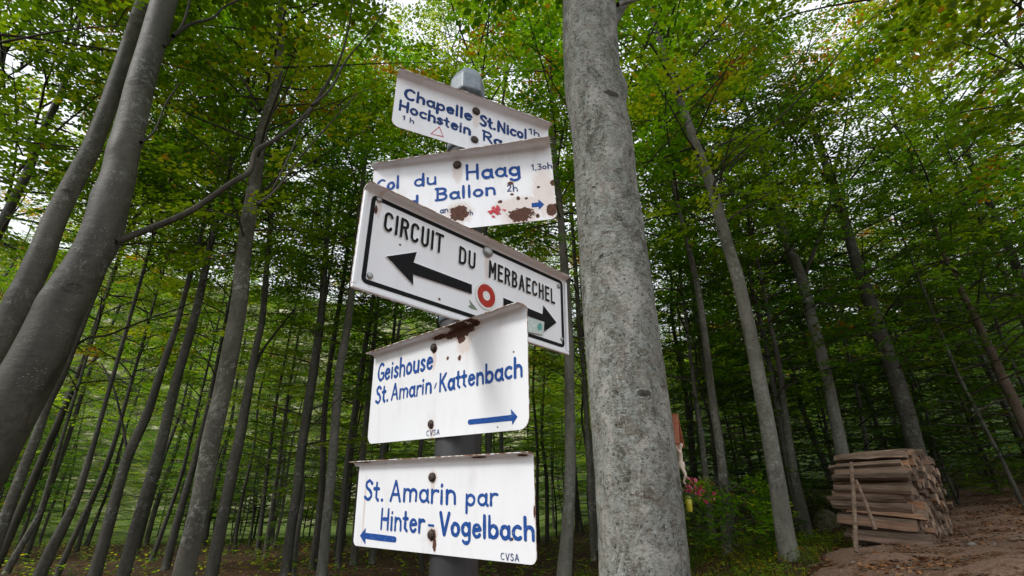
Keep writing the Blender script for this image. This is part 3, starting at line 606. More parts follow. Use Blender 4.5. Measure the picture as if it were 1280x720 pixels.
place(17, regL, 2.0, lambda x, y, k, r: bg_tree(x, y, ['hi1', 'hi2', 'hi3', 'lay1'][k % 4], r.uniform(4.5, 7.5) if k % 4 < 3 else 2.2, r.uniform(.6, .85), 'dark slender beech in the crowd of trunks deep in the left woods', 'beeches crowding the left woods', k), 3)
place(18, regC, 1.6, lambda x, y, k, r: bg_tree(x, y, ['hi3', 'hi1', 'lay1', 'hi2'][k % 4], r.uniform(2.5, 5) if k % 4 != 2 else 1.2, r.uniform(.7, .95), 'slender beech in the woods far behind the big lichen-covered trunk', 'beeches deep behind the big trunk', k), 4)
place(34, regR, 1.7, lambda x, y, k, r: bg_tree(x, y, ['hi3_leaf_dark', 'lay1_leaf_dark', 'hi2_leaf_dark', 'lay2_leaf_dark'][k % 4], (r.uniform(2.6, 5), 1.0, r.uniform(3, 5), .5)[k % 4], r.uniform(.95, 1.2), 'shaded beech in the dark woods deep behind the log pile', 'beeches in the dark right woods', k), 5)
# understorey trees with layered low crowns
def regU(r): y = r.uniform(14, 27); return r.uniform(-1.1, .1)*y, y
place(16, regU, 1.0, lambda x, y, k, r: bg_tree(x, y, ['lay2', 'lay1'][k % 2], r.uniform(.8, 1.8), r.uniform(.7, .95), 'young understorey beech with flat low sprays in the left woods', 'young understorey beeches at left', k, 'young_beech'), 6)
def regUR(r):
    y = r.uniform(11.5, 26); return r.uniform(.28, 1.3)*y, y
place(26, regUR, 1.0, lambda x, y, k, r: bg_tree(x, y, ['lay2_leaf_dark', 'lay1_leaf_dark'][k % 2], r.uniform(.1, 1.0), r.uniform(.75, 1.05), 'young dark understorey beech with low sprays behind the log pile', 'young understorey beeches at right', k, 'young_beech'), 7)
def regH2(r): y = r.uniform(15, 26); return r.uniform(-1.15, .1)*y, y
place(22, regH2, 1.1, lambda x, y, k, r: bg_tree(x, y, ['lay1_leaf_dark', 'lay2', 'lay2_leaf_dark'][k % 3], r.uniform(1.0, 2.8), r.uniform(.7, .95), 'low-branched young beech filling the gaps between the left trunks', 'low-branched young beeches at left', k, 'young_beech'), 26)
def regH(r): y = r.uniform(25, 40); return r.uniform(-1.1, .15)*y, y
place(64, regH, 1.0, lambda x, y, k, r: bg_tree(x, y, ['lay2', 'lay1'][k % 2], r.uniform(.2, .9), r.uniform(.8, 1.2), 'bushy young beech along the meadow edge behind the left woods', 'bushy beeches along the meadow edge', k, 'young_beech'), 16)
# trees on the far hillside
def regF(r): y = r.uniform(48, 130); return r.uniform(-1.2, .9)*y, y
place(70, regF, 4.5, lambda x, y, k, r: bg_tree(x, y, ['hi1', 'hi3'][k % 2], .6, r.uniform(1.1, 1.7), 'leafy tree on the bright hillside far beyond the woods', 'trees on the far hillside', k, 'hillside_tree'), 8)
# tall canopy trees that only show their crowns overhead
OV = [(7.2, 4.2, 'near', 4.6, 1.15, 'nearer beech outside the right edge whose leaves hang over the path'),
      (9.8, 6.6, 'hi1', 3.6, 1.15, 'tall beech outside the right edge whose leaves fill the upper right corner'),
      (13.0, 9.5, 'hi3_leaf_dark', 3.0, 1.1, 'tall beech by the path bend whose layered leaves reach the right edge'),
      (-8.6, 6.6, 'hi2', 3.6, .95, 'tall beech outside the left edge whose leaves hang beside the thin crooked trunk'),
      (11.6, 11.0, 'hi1', 4.0, 1.1, 'tall beech beyond the right edge behind the path whose leaves darken the corner'),
      (-.72, 8.6, 'hi2', 5.8, .85, 'tall beech hidden behind the signs, its leaves showing above the top sign'),
      (1.95, 8.3, 'hi3', 5.4, 1.1, 'tall beech hidden behind the big trunk, its leaves showing on both sides'),
      (-6.6, 3.9, 'hi1', 4.6, 1.0, 'tall beech outside the left edge whose leaves fill the upper left corner'),
      (4.6, 12.2, 'hi1', 5.6, 1.15, 'tall beech standing between the speckled trunk and the log pile, far back'),
      (-1.75, 11.2, 'hi1', 8.2, .85, 'slender tall beech far behind the middle sign with its crown above the post cap'),
      (-4.2, 12.0, 'hi3', 6.6, .7, 'tall beech whose crown closes the canopy over the left woods')]
for k, (x, y, key, cz, sc, lb) in enumerate(OV):
    bg_tree(x, y, key, cz, sc, lb, None, k+3)

def stand(name, key, x, y, sc, label, cat):
    t = empty(name, (x, y, gz(x, y)-.02), label, cat); add_crown(t, key, (0, 0, 0), (sc,)*3); return t
def at_g(px_, py_, it=24):
    """walk the pixel's ray to the ground"""
    d = ray(px_, py_); t = 1.0
    for k in range(4000):
        p = Vector((0, 0, H)) + d*t
        if p.z <= gz(p.x, p.y): return p
        t += .01
    return p
for px_, py_, key, sc, lb in [(925, 700, 'bush', 1.1, 'bright green leafy bush at the foot of the pale speckled trunk'),
      (905, 655, 'bush', 1.0, 'green bush just behind the bright one, below the crucifix flowers'),
      (948, 672, 'sap', .5, 'small sapling with light green leaves against the speckled trunk'),
      (885, 690, 'sap_leaf_low', .26, 'tiny pale green sapling beside the right edge of the big trunk'),
      (1010, 705, 'bush_leaf_low', .2, 'small yellow-leaved tuft on the bank beside the path edge'),
      (340, 712, 'sap_leaf_low', .5, 'small green sapling on the floor right of the grey forking tree')]:
    p = at_g(px_, py_); stand('shrub', key, p.x, p.y, sc, lb, 'shrub')

# mossy boulder between the speckled trunk and the pile
def blob(name, mat, rad, seed, sub=3, amp=.2):
    bm = bmesh.new(); bmesh.ops.create_icosphere(bm, subdivisions=sub, radius=1); r = random.Random(seed); ph = [(Vector((r.gauss(0, 1.6), r.gauss(0, 1.6), r.gauss(0, 1.6))), r.uniform(0, 6)) for _ in range(9)]
    for v in bm.verts:
        k = 1 + sum(amp*.4*math.sin(v.co.dot(w_)*1.3+f) for w_, f in ph)/2; v.co = Vector((v.co.x*rad[0]*k, v.co.y*rad[1]*k, v.co.z*rad[2]*k))
    me = bpy.data.meshes.new(name); bm.to_mesh(me); bm.free(); me.polygons.foreach_set('use_smooth', [True]*len(me.polygons)); me.materials.append(mat); return me
g = NG('mossy_stone'); tc = g.coord(); n1 = g.noise(tc, 8, 5, .7)
g.bsdf(g.mix(g.step(n1, .42, .58), (.11, .085, .065), (.045, .06, .018)), .95, g.noise(tc, 30, 5, .7), .9, .02, .1); M['moss'] = g.m
p = at_g(1034, 660); o = link_mesh('boulder', blob('boulder', M['moss'], (.26, .24, .28), 3)); o.location = (p.x, p.y, p.z+.08); tag(o, 'mossy round boulder between the speckled trunk and the log pile', 'boulder')
g = NG('pebble'); g.bsdf(g.mix(g.noise(g.coord(), 20, 3), (.16, .14, .12), (.34, .31, .28)), .85); M['stone'] = g.m
for k, (px_, py_, s, lb) in enumerate([(1166, 664, .055, 'pale stone lying at the near corner of the log pile'), (1218, 688, .05, 'flat pale stone on the bare dirt right of the log pile'), (1176, 702, .03, 'small whitish stone on the dirt path, nearest the bottom edge'),
                                       (1070, 712, .05, 'grey stone half sunk in the dirt at the bottom below the stakes'), (1267, 681, .03, 'small stone at the right edge on the dirt path'), (1150, 668, .04, 'grey stone under the end faces of the log pile'), (1062, 664, .10, 'brown mossy stone under the left end of the log pile')]):
    p = at_g(px_, py_); o = link_mesh('stone', blob('stone', M['stone'] if k < 6 else M['moss'], (s, s*.8, s*.55), 30+k, 2, .25)); o.location = (p.x, p.y, p.z+.05+s*.2); tag(o, lb, 'stone')

# ------------------------------------------------------------------ log pile
g = NG('split_log'); tc = g.coord(); v = g.coord(scale=(1.5, 22, 22)); n1 = g.noise(v, 1.6, 5, .6); oi = g.n('ShaderNodeObjectInfo').outputs['Random']
barkc = g.ramp(n1, [(.3, (.075, .048, .034)), (.6, (.20, .145, .108)), (.8, (.31, .245, .19))])
hs = g.n('ShaderNodeHueSaturation'); g.l(barkc, hs.inputs['Color']); g.l(g.math('MULTIPLY_ADD', oi, .7, .7), hs.inputs['Value']); g.bsdf(hs.outputs[0], .9, n1, .7, .01, .15); M['log_bark'] = g.m
g = NG('split_wood'); n1 = g.noise(g.coord(scale=(1.2, 30, 30)), 1.5, 5, .6); oi = g.n('ShaderNodeObjectInfo').outputs['Random']
wc = g.ramp(n1, [(.3, (.20, .105, .062)), (.55, (.37, .215, .135)), (.75, (.50, .32, .21))])
hs = g.n('ShaderNodeHueSaturation'); g.l(wc, hs.inputs['Color']); g.l(g.math('MULTIPLY_ADD', oi, .55, .6), hs.inputs['Value']); g.l(g.math('MULTIPLY_ADD', oi, .5, .65), hs.inputs['Saturation']); g.bsdf(hs.outputs[0], .85, n1, .6, .008, .15); M['log_wood'] = g.m
g = NG('end_grain'); n1 = g.noise(g.coord(), 22, 4, .7); oi = g.n('ShaderNodeObjectInfo').outputs['Random']
wc = g.ramp(n1, [(.3, (.12, .082, .058)), (.55, (.29, .205, .15)), (.8, (.48, .36, .27))])
hs = g.n('ShaderNodeHueSaturation'); g.l(wc, hs.inputs['Color']); g.l(g.math('MULTIPLY_ADD', g.math('POWER', oi, 2), 1.1, .5), hs.inputs['Value']); g.bsdf(hs.outputs[0], .9, n1, .8, .01, .1); M['log_end'] = g.m
def log_mesh(seed, L=1.0):
    r = random.Random(seed); kind = (0, 2, 1, 0, 3, 2, 0, 1, 2, 0, 3, 1)[seed % 12]
    if kind == 0: prof = [(math.cos(t)*.055, math.sin(t)*.05, 0) for t in [k*PI/4 for k in range(8)]]; matk = [0]*8            # round
    elif kind == 1: prof = [(-.07, -.045, 0), (.07, -.05, 0), (.062, .01, 0), (.02, .055, 0), (-.04, .05, 0), (-.068, .01, 0)]; matk = [1, 0, 0, 0, 0, 1]
    elif kind == 2: prof = [(-.065, -.05, 0), (.06, -.055, 0), (.05, .02, 0), (.0, .06, 0), (-.05, .03, 0)]; matk = [1, 1, 0, 0, 1]
    else: prof = [(-.075, -.03, 0), (.07, -.04, 0), (.078, .015, 0), (.03, .04, 0), (-.05, .042, 0)]; matk = [0, 1, 1, 1, 0]
    ca, sa = math.cos(seed), math.sin(seed); prof = [(a*r.uniform(.82, 1.15), b*r.uniform(.82, 1.15)) for a, b, _ in prof]; n = len(prof); secs = 7; v = []; f = []; fm = []
    bend = r.uniform(-.03, .03)
    for s in range(secs):
        t = s/(secs-1); k = 1.12 - .2*t + r.uniform(-.07, .07); oy = bend*math.sin(PI*t)+r.uniform(-.006, .006); oz = r.uniform(-.004, .004)
        for a, b in prof: v.append((-L*t + (r.uniform(-.012, .012) if s in (0, secs-1) else 0), a*k+oy, b*k+oz))
    for s in range(secs-1):
        for j in range(n): f.append((s*n+j, s*n+(j+1) % n, (s+1)*n+(j+1) % n, (s+1)*n+j)); fm.append(matk[j])
    f.append(tuple(range(n))[::-1]); fm.append(2); f.append(tuple((secs-1)*n+j for j in range(n))); fm.append(2)
    me = bpy.data.meshes.new('log'); me.from_pydata(v, [], f); me.polygons.foreach_set('material_index', fm)
    for m in (M['log_bark'], M['log_wood'], M['log_end']): me.materials.append(m)
    me.update(); bm = bmesh.new(); bm.from_mesh(me); bmesh.ops.recalc_face_normals(bm, faces=bm.faces); bm.to_mesh(me); bm.free(); return me
LOGS = [log_mesh(k) for k in range(12)]
PC = Vector((5.12, 7.22)); NP = Vector((.669, -.743)); LP = Vector((.743, .669))       # near corner, log axis, pile length
pile = empty('log_pile', (PC.x, PC.y, gz(PC.x, PC.y)), 'long stack of split beech firewood beside the dirt path', 'log pile')
rr = random.Random(5); cnt = 0; extra = []
PLEN = 2.25; step = .125; rowh = .098
for row in range(14):
    z = .06 + row*rowh
    # top outline: rises from the near end, dips at the far end
    u0 = .0 + max(0, row-10)*.08 + (.06 if row % 2 else 0)
    off = rr.uniform(-.03, .03)
    u_ = u0 + rr.uniform(0, .03)
    while u_ < PLEN:
        topz = 1.09 + .10*math.sin(u_*1.1) - .28*float(ss(1.4, 2.4, u_)) - .2*float(ss(.5, 0, u_))
        if z < topz:
            k = rr.randrange(12); sc_ = rr.uniform(.82, 1.2)
            slide = rr.uniform(-.05, .05) + (rr.uniform(-.07, .12) if u_ < .2 else 0)
            tilt = rr.gauss(0, .022) - (.10 if (u_ < .35 and row < 5) else .035 if u_ < .35 else .0)
            yawj = rr.gauss(0, .035)
            px3 = PC + LP*u_ + NP*slide; gg = gz(px3.x, px3.y)
            mw = Matrix.Translation((px3.x-PC.x, px3.y-PC.y, gg-pile.location.z+z+rr.uniform(-.02, .02)+ (.04 if tilt < -.03 else 0))) @ Matrix.Rotation(math.atan2(NP.y, NP.x)+yawj, 4, 'Z') @ Matrix.Rotation(-tilt, 4, 'Y') @ Matrix.Rotation(rr.choice([0, PI/2, PI, -PI/2])*(1 if k in (0, 3, 6, 9) else 0) + rr.choice([0, PI])+rr.gauss(0, .3), 4, 'X') @ Matrix.Diagonal((rr.uniform(.88, .95), sc_, sc_, 1))
            extra.append((u_ + .15*abs(row-5)/6, k, mw))
        u_ += step*rr.uniform(.88, 1.1)
extra.sort(key=lambda q: q[0])
for _, k, mw in extra[:296]:
    o = bpy.data.objects.new('log', LOGS[k]); COL.objects.link(o); o.parent = pile; o.matrix_local = mw
if extra[296:]:
    bm = bmesh.new()
    for _, k, mw in extra[296:]:
        m2 = LOGS[k].copy(); m2.transform(mw); bm.from_mesh(m2); bpy.data.meshes.remove(m2)
    me = bpy.data.meshes.new('far_logs'); bm.to_mesh(me); bm.free(); o = link_mesh('far_logs', me, pile, [M['log_bark'], M['log_wood'], M['log_end']]); o['kind'] = 'stuff'
print('logs', len(extra))
# stakes
def stick(label, ax, ay, bx, by, Y0_, Y1_, w0, w1, mat, name='wooden_stake'):
    A = px_path([(ax, ay, w0)], Y0_) + px_path([((ax+bx)/2+1, (ay+by)/2, (w0+w1)/2)], (Y0_+Y1_)/2) + px_path([(bx, by, w1)], Y1_); A = np.array(A); base = A[0, :3].copy(); A[:, :3] -= base
    o = link_mesh(name, tube_mesh(name, A, 9, 4, 0, (), .06), None, [mat]); o.location = base; return tag(o, label, 'stake')
stick('upright weathered grey stake standing in front of the log pile', 1070, 690, 1064, 578, 6.75, 6.9, 8, 6, M['log_bark'])
stick('short orange-brown barkless stick leaning against the side of the log pile', 1094, 662, 1070, 600, 6.9, 7.05, 7, 5, M['log_wood'])

# ------------------------------------------------------------------ sign materials
def enamel(name, rust=(), dirt=.35, col=(.835, .85, .88), stain=(.45, .22, .08)):
    g = NG(name); tcn = g.n('ShaderNodeTexCoord'); sp = g.n('ShaderNodeSeparateXYZ'); g.l(tcn.outputs['Object'], sp.inputs[0]); v = g.coord()
    nz = g.math('SUBTRACT', g.noise(v, 45, 5, .7), .5); nz2 = g.math('SUBTRACT', g.noise(v, 160, 3, .6), .5)
    dirtn = g.noise(g.coord(scale=(1, 1, .35)), 14, 5, .7)
    base = g.mix(g.math('MULTIPLY', g.step(dirtn, .48, .8), dirt), col, (.50, .47, .41))
    tot = None
    for (cu, cv, ru, rv, *kind) in rust:
        dx = g.math('DIVIDE', g.math('SUBTRACT', sp.outputs[0], cu), ru); dz = g.math('DIVIDE', g.math('SUBTRACT', sp.outputs[2], cv), rv)
        d = g.math('SQRT', g.math('ADD', g.math('MULTIPLY', dx, dx), g.math('MULTIPLY', dz, dz)))
        d = g.math('ADD', d, g.math('ADD', g.math('MULTIPLY', nz, 1.5), g.math('MULTIPLY', nz2, .7)))
        if kind: d = g.math('MAXIMUM', d, 1.06)
        tot = d if tot is None else g.math('MINIMUM', tot, d)
    rough = .28
    if tot is not None:
        st = g.math('SUBTRACT', 1, g.step(tot, 1.0, 1.75)); base = g.mix(g.math('MULTIPLY', st, .35), base, stain)
        co_ = g.math('SUBTRACT', 1, g.step(tot, .92, 1.02)); rc = g.ramp(g.noise(v, 90, 4, .7), [(.3, (.045, .018, .012)), (.6, (.10, .038, .022)), (.8, (.2, .08, .035))])
        base = g.mix(co_, base, rc); rough = g.math('MULTIPLY_ADD', co_, .6, .28)
    g.bsdf(base, rough, g.noise(v, 60, 2), .06, .002, .5); return g.m
def paint(name, col, var=.5):
    g = NG(name); n_ = g.noise(g.coord(), 70, 4, .7); n2 = g.noise(g.coord(), 260, 2, .7)
    c = g.mix(g.step(n_, .5, .75), col, tuple(min(1, a*1.4+(.015 if max(col) > .02 else .004)) for a in col)); c = g.mix(g.math('MULTIPLY', g.step(n2, .66, .72), var), c, (.7, .7, .72))
    g.bsdf(c, .5, spec=.12); return g.m
M['blue'] = paint('blue_sign_paint', (.018, .075, .29)); M['navy'] = paint('navy_sign_paint', (.012, .045, .17)); M['black'] = paint('black_sign_paint', (.004, .004, .005), .06); M['red'] = paint('red_sign_paint', (.42, .035, .022), .2)
M['pink'] = paint('red_splash_paint', (.55, .07, .09), .4); M['blue_small'] = paint('thin_blue_paint', (.04, .07, .17)); M['white'] = paint('white_raised_paint', (.78, .78, .76), 0)
g = NG('bolt_metal'); g.bsdf(g.ramp(g.noise(g.coord(), 300, 3), [(.35, (.02, .018, .016)), (.6, (.07, .05, .04)), (.75, (.16, .09, .05))]), .65, metal=.3); M['bolt'] = g.m
g = NG('galvanised'); g.bsdf(g.ramp(g.noise(g.coord(), 60, 4), [(.3, (.20, .21, .2)), (.7, (.42, .43, .42))]), .45, metal=.7); M['galv'] = g.m
g = NG('post_steel'); nn = g.noise(g.coord(scale=(1, 1, .25)), 9, 5, .7); g.bsdf(g.ramp(nn, [(.3, (.022, .022, .024)), (.55, (.045, .044, .046)), (.8, (.09, .087, .085))]), .55, nn, .2, .003, metal=.2); M['post'] = g.m
g = NG('cap_paint'); nn = g.noise(g.coord(), 30, 5, .7); g.bsdf(g.ramp(nn, [(.3, (.13, .16, .19)), (.6, (.22, .26, .30)), (.68, (.10, .11, .12)), (.8, (.27, .30, .33))]), .4, nn, .3, .003); M['cap'] = g.m
g = NG('sign_back'); g.bsdf((.16, .16, .17), .5); M['back'] = g.m

# ------------------------------------------------------------------ lettering: brush strokes
def arc(cx, cy, rx, ry, a0, a1, n=None):
    n = n or max(4, int(abs(a1-a0)/22)); return [(cx+rx*math.cos(math.radians(a0+(a1-a0)*k/n)), cy+ry*math.sin(math.radians(a0+(a1-a0)*k/n))) for k in range(n+1)]
def sp(*p): 
    return [tuple(q) for q in smooth_path([(a, b, 0) for a, b in p], len(p)*4)[:, :2]]
HG = {
 'a': (.50, [arc(.25, .29, .20, .27, 40, 400), [(.46, .58), (.45, .10), (.52, .0)]]), 'b': (.50, [[(.06, 1.0), (.06, .03)], arc(.27, .29, .21, .27, 150, -150)]),
 'c': (.44, [arc(.26, .29, .22, .28, 50, 310)]), 'C': (.62, [arc(.36, .5, .30, .48, 48, 312)]), 'd': (.50, [arc(.25, .29, .20, .27, 30, 390), [(.46, 1.0), (.46, .0)]]),
 'e': (.46, [[(.07, .30), (.42, .36)], arc(.25, .29, .20, .28, 15, 320)]), 'g': (.50, [arc(.25, .31, .20, .26, 30, 390), [(.46, .58), (.46, -.12)]+arc(.26, -.14, .20, .19, 0, -150)]),
 'h': (.48, [[(.06, 1.0), (.06, .0)], arc(.25, .34, .19, .24, 175, 0)+[(.44, .0)]]), 'i': (.16, [[(.08, .58), (.08, .0)], [(.08, .80), (.09, .84)]]), 'l': (.16, [[(.08, 1.0), (.08, .0)]]),
 'm': (.76, [[(.06, .58), (.06, .0)], arc(.23, .36, .17, .22, 175, 0)+[(.40, .0)], arc(.57, .36, .17, .22, 175, 0)+[(.72, .04)]]),
 'n': (.48, [[(.06, .58), (.06, .0)], arc(.25, .34, .19, .24, 175, 0)+[(.45, .02)]]), 'o': (.48, [arc(.24, .29, .20, .27, 90, 450)]), 'p': (.50, [[(.06, .60), (.06, -.38)], arc(.27, .30, .20, .27, 150, -150)]),
 'r': (.34, [[(.06, .58), (.06, .0)], arc(.27, .32, .21, .25, 170, 60)]), 's': (.38, [sp((.34, .50), (.20, .58), (.06, .46), (.20, .31), (.34, .15), (.20, .01), (.04, .09))]),
 't': (.32, [[(.14, .88), (.14, .12), (.26, .01)], [(.0, .58), (.29, .58)]]), 'u': (.48, [[(.06, .58), (.06, .22)]+arc(.25, .22, .19, .20, 180, 360), [(.44, .58), (.44, .0)]]),
 'A': (.64, [[(.04, .0), (.31, .98)], [(.33, .98), (.59, .0)], [(.14, .32), (.50, .32)]]), 'B': (.56, [[(.08, 1.0), (.08, .0)], [(.0, .98), (.24, .98)]+arc(.27, .76, .22, .22, 80, -90), [(.20, .53)]+arc(.28, .26, .25, .26, 90, -90)+[(.0, .0)]]),
 'G': (.60, [arc(.34, .5, .29, .48, 50, 330), [(.36, .42), (.58, .42), (.57, .10)]]), 'H': (.60, [[(.06, 1.0), (.06, .0)], [(.54, 1.0), (.54, .0)], [(.06, .50), (.54, .50)]]),
 'K': (.58, [[(.07, 1.0), (.07, .0)], [(.52, .98), (.12, .46)], [(.22, .55), (.54, .0)]]), 'N': (.60, [[(.06, .0), (.06, 1.0)], [(.07, 1.0), (.52, .0)], [(.54, .0), (.54, 1.0)]]),
 'R': (.56, [[(.07, .95), (.07, .0)], [(.0, .98), (.26, .98)]+arc(.28, .74, .22, .24, 80, -90)+[(.1, .5)], [(.26, .50), (.54, .0)]]), 'S': (.50, [sp((.45, .84), (.28, .98), (.08, .84), (.13, .62), (.34, .46), (.45, .22), (.26, .01), (.03, .13))]),
 'V': (.60, [[(.04, 1.0), (.28, .0)], [(.30, .0), (.57, 1.0)]]), '.': (.14, [[(.06, .03), (.08, .04)]]), ',': (.14, [[(.08, .06), (.04, -.12)]]), '-': (.34, [[(.05, .34), (.28, .34)]]),
 '1': (.28, [[(.02, .72), (.2, .98)], [(.2, .98), (.2, .0)]]), '2': (.46, [sp((.05, .78), (.2, .97), (.4, .8), (.26, .4), (.05, .05)), [(.05, .03), (.44, .03)]]), '3': (.44, [sp((.05, .92), (.3, .95), (.36, .72), (.18, .54)), sp((.18, .54), (.42, .36), (.3, .05), (.04, .08))]),
 '0': (.42, [arc(.21, .3, .17, .26, 90, 450)]), ' ': (.30, []),
}
BG_ = {
 'C': (.50, [arc(.25, .74, .21, .24, 20, 180)+arc(.25, .26, .21, .24, 180, 340)]), 'I': (.10, [[(.05, 1), (.05, 0)]]), 'R': (.50, [[(.05, 1), (.05, 0)], [(.05, .98), (.26, .98)]+arc(.27, .76, .18, .22, 90, -90)+[(.08, .54)], [(.28, .54), (.47, 0)]]),
 'U': (.50, [[(.05, 1), (.05, .24)]+arc(.25, .24, .20, .23, 180, 360)+[(.45, 1)]]), 'T': (.50, [[(.25, .96), (.25, 0)], [(.0, .98), (.50, .98)]]), 'D': (.50, [[(.05, 1), (.05, 0)], [(.05, .98), (.22, .98)]+arc(.23, .72, .22, .26, 90, 0)+arc(.23, .28, .22, .27, 0, -90)+[(.06, .01)]]),
 'M': (.62, [[(.05, 0), (.05, 1)], [(.06, 1), (.31, .35)], [(.31, .35), (.56, 1)], [(.57, 1), (.57, 0)]]), 'E': (.44, [[(.05, 1), (.05, 0)], [(.05, .98), (.42, .98)], [(.05, .52), (.36, .52)], [(.05, .02), (.42, .02)]]),
 'B': (.50, [[(.05, 1), (.05, 0)], [(.05, .98), (.24, .98)]+arc(.25, .76, .18, .22, 90, -90)+[(.06, .54)], [(.24, .52)]+arc(.25, .27, .21, .25, 90, -90)+[(.06, .02)]]), 'A': (.54, [[(.04, 0), (.26, .98)], [(.28, .98), (.50, 0)], [(.12, .30), (.42, .30)]]),
 'H': (.50, [[(.05, 1), (.05, 0)], [(.45, 1), (.45, 0)], [(.05, .52), (.45, .52)]]), 'L': (.42, [[(.05, 1), (.05, 0)], [(.05, .02), (.40, .02)]]), ' ': (.3, []),
}
def n_closed(P, w): return len(P) > 5 and np.hypot(*(P[0]-P[-1])) < w*.3
class Ink:
    def __init__(s, z0=.0007, ext=0.): s.v = []; s.f = []; s.fm = []; s.z0 = z0; s.ext = ext; s.k = 0
    def outline(s, P, w, closed=False, jit=0., cap=True):
        P = np.asarray(P, float)
        if len(P) > 1:
            keep = [0]+[i for i in range(1, len(P)) if np.hypot(*(P[i]-P[i-1])) > 1e-6]; P = P[keep]
        if len(P) > 2 and n_closed(P, w): closed = True; P = P[:-1]
        n = len(P)
        if closed: T = norm(np.roll(P, -1, 0)-np.roll(P, 1, 0))
        else: T = norm(np.gradient(P, axis=0)) if n > 2 else norm(np.repeat((P[-1]-P[0])[None], n, 0))
        Nn = np.stack([-T[:, 1], T[:, 0]], 1); ww = w/2*(1+np.array([random.uniform(-jit, jit) for _ in range(n)]))[:, None]
        Lf = P+Nn*ww; Rt = P-Nn*ww; b = len(s.v); z = s.z0 + s.k*.00012; s.k = (s.k+1) % 4; tz = z+s.ext
        if closed:
            s.v += [(x, -tz, y) for x, y in Lf]+[(x, -tz, y) for x, y in Rt]
            for i in range(n): j = (i+1) % n; s.f.append((b+i, b+n+i, b+n+j, b+j)); s.fm.append(0)
            loops = [list(range(b, b+n)), list(range(b+n, b+2*n))[::-1]]
        else:
            a0 = math.atan2(Nn[0, 1], Nn[0, 0]); a1 = math.atan2(-Nn[-1, 1], -Nn[-1, 0]); c0 = []; c1 = []
            if cap:
                c0 = [(P[0, 0]+float(ww[0, 0])*math.cos(a0+PI*k/6), P[0, 1]+float(ww[0, 0])*math.sin(a0+PI*k/6)) for k in range(1, 6)]
                c1 = [(P[-1, 0]+float(ww[-1, 0])*math.cos(a1+PI*k/6), P[-1, 1]+float(ww[-1, 0])*math.sin(a1+PI*k/6)) for k in range(1, 6)]
            s.v += [(x, -tz, y) for x, y in Lf]+[(x, -tz, y) for x, y in Rt]+[(x, -tz, y) for x, y in c0+c1]
            for i in range(n-1): s.f.append((b+i, b+n+i, b+n+i+1, b+i+1)); s.fm.append(0)
            k0 = list(range(b+2*n, b+2*n+len(c0))); k1 = list(range(b+2*n+len(c0), b+2*n+len(c0)+len(c1)))
            if cap: s.f.append(tuple([b]+k0+[b+n])); s.fm.append(0); s.f.append(tuple([b+2*n-1]+k1+[b+n-1])); s.fm.append(0)
            loops = [list(range(b, b+n))[::-1]+k0+list(range(b+n, b+2*n))+k1]
        if s.ext: s.walls(loops)
    def walls(s, loops):
        for lp in loops:
            nb = len(s.v); s.v += [(s.v[i][0], 0.0002, s.v[i][2]) for i in lp]; m = len(lp)
            for i in range(m): j = (i+1) % m; s.f.append((lp[i], nb+i, nb+j, lp[j])); s.fm.append(1)
    def poly(s, P, hole=None, ext=None):
        b = len(s.v); tz = s.z0+s.k*.00012+s.ext; s.k = (s.k+1) % 4; s.v += [(x, -tz, y) for x, y in P]; s.f.append(tuple(range(b, b+len(P)))); s.fm.append(0)
        if s.ext: s.walls([list(range(b, b+len(P)))])
    def sub(s):
        k = Ink(s.z0, s.ext); s.subs = getattr(s, 'subs', []) + [k]; return k
    def obj(s, name, parent, mats):
        o = pyobj(name, s.v, s.f, mats, parent, fm=s.fm) if s.f else None
        for k in getattr(s, 'subs', []): pyobj(name, k.v, k.f, mats, parent, fm=k.fm)
        return o

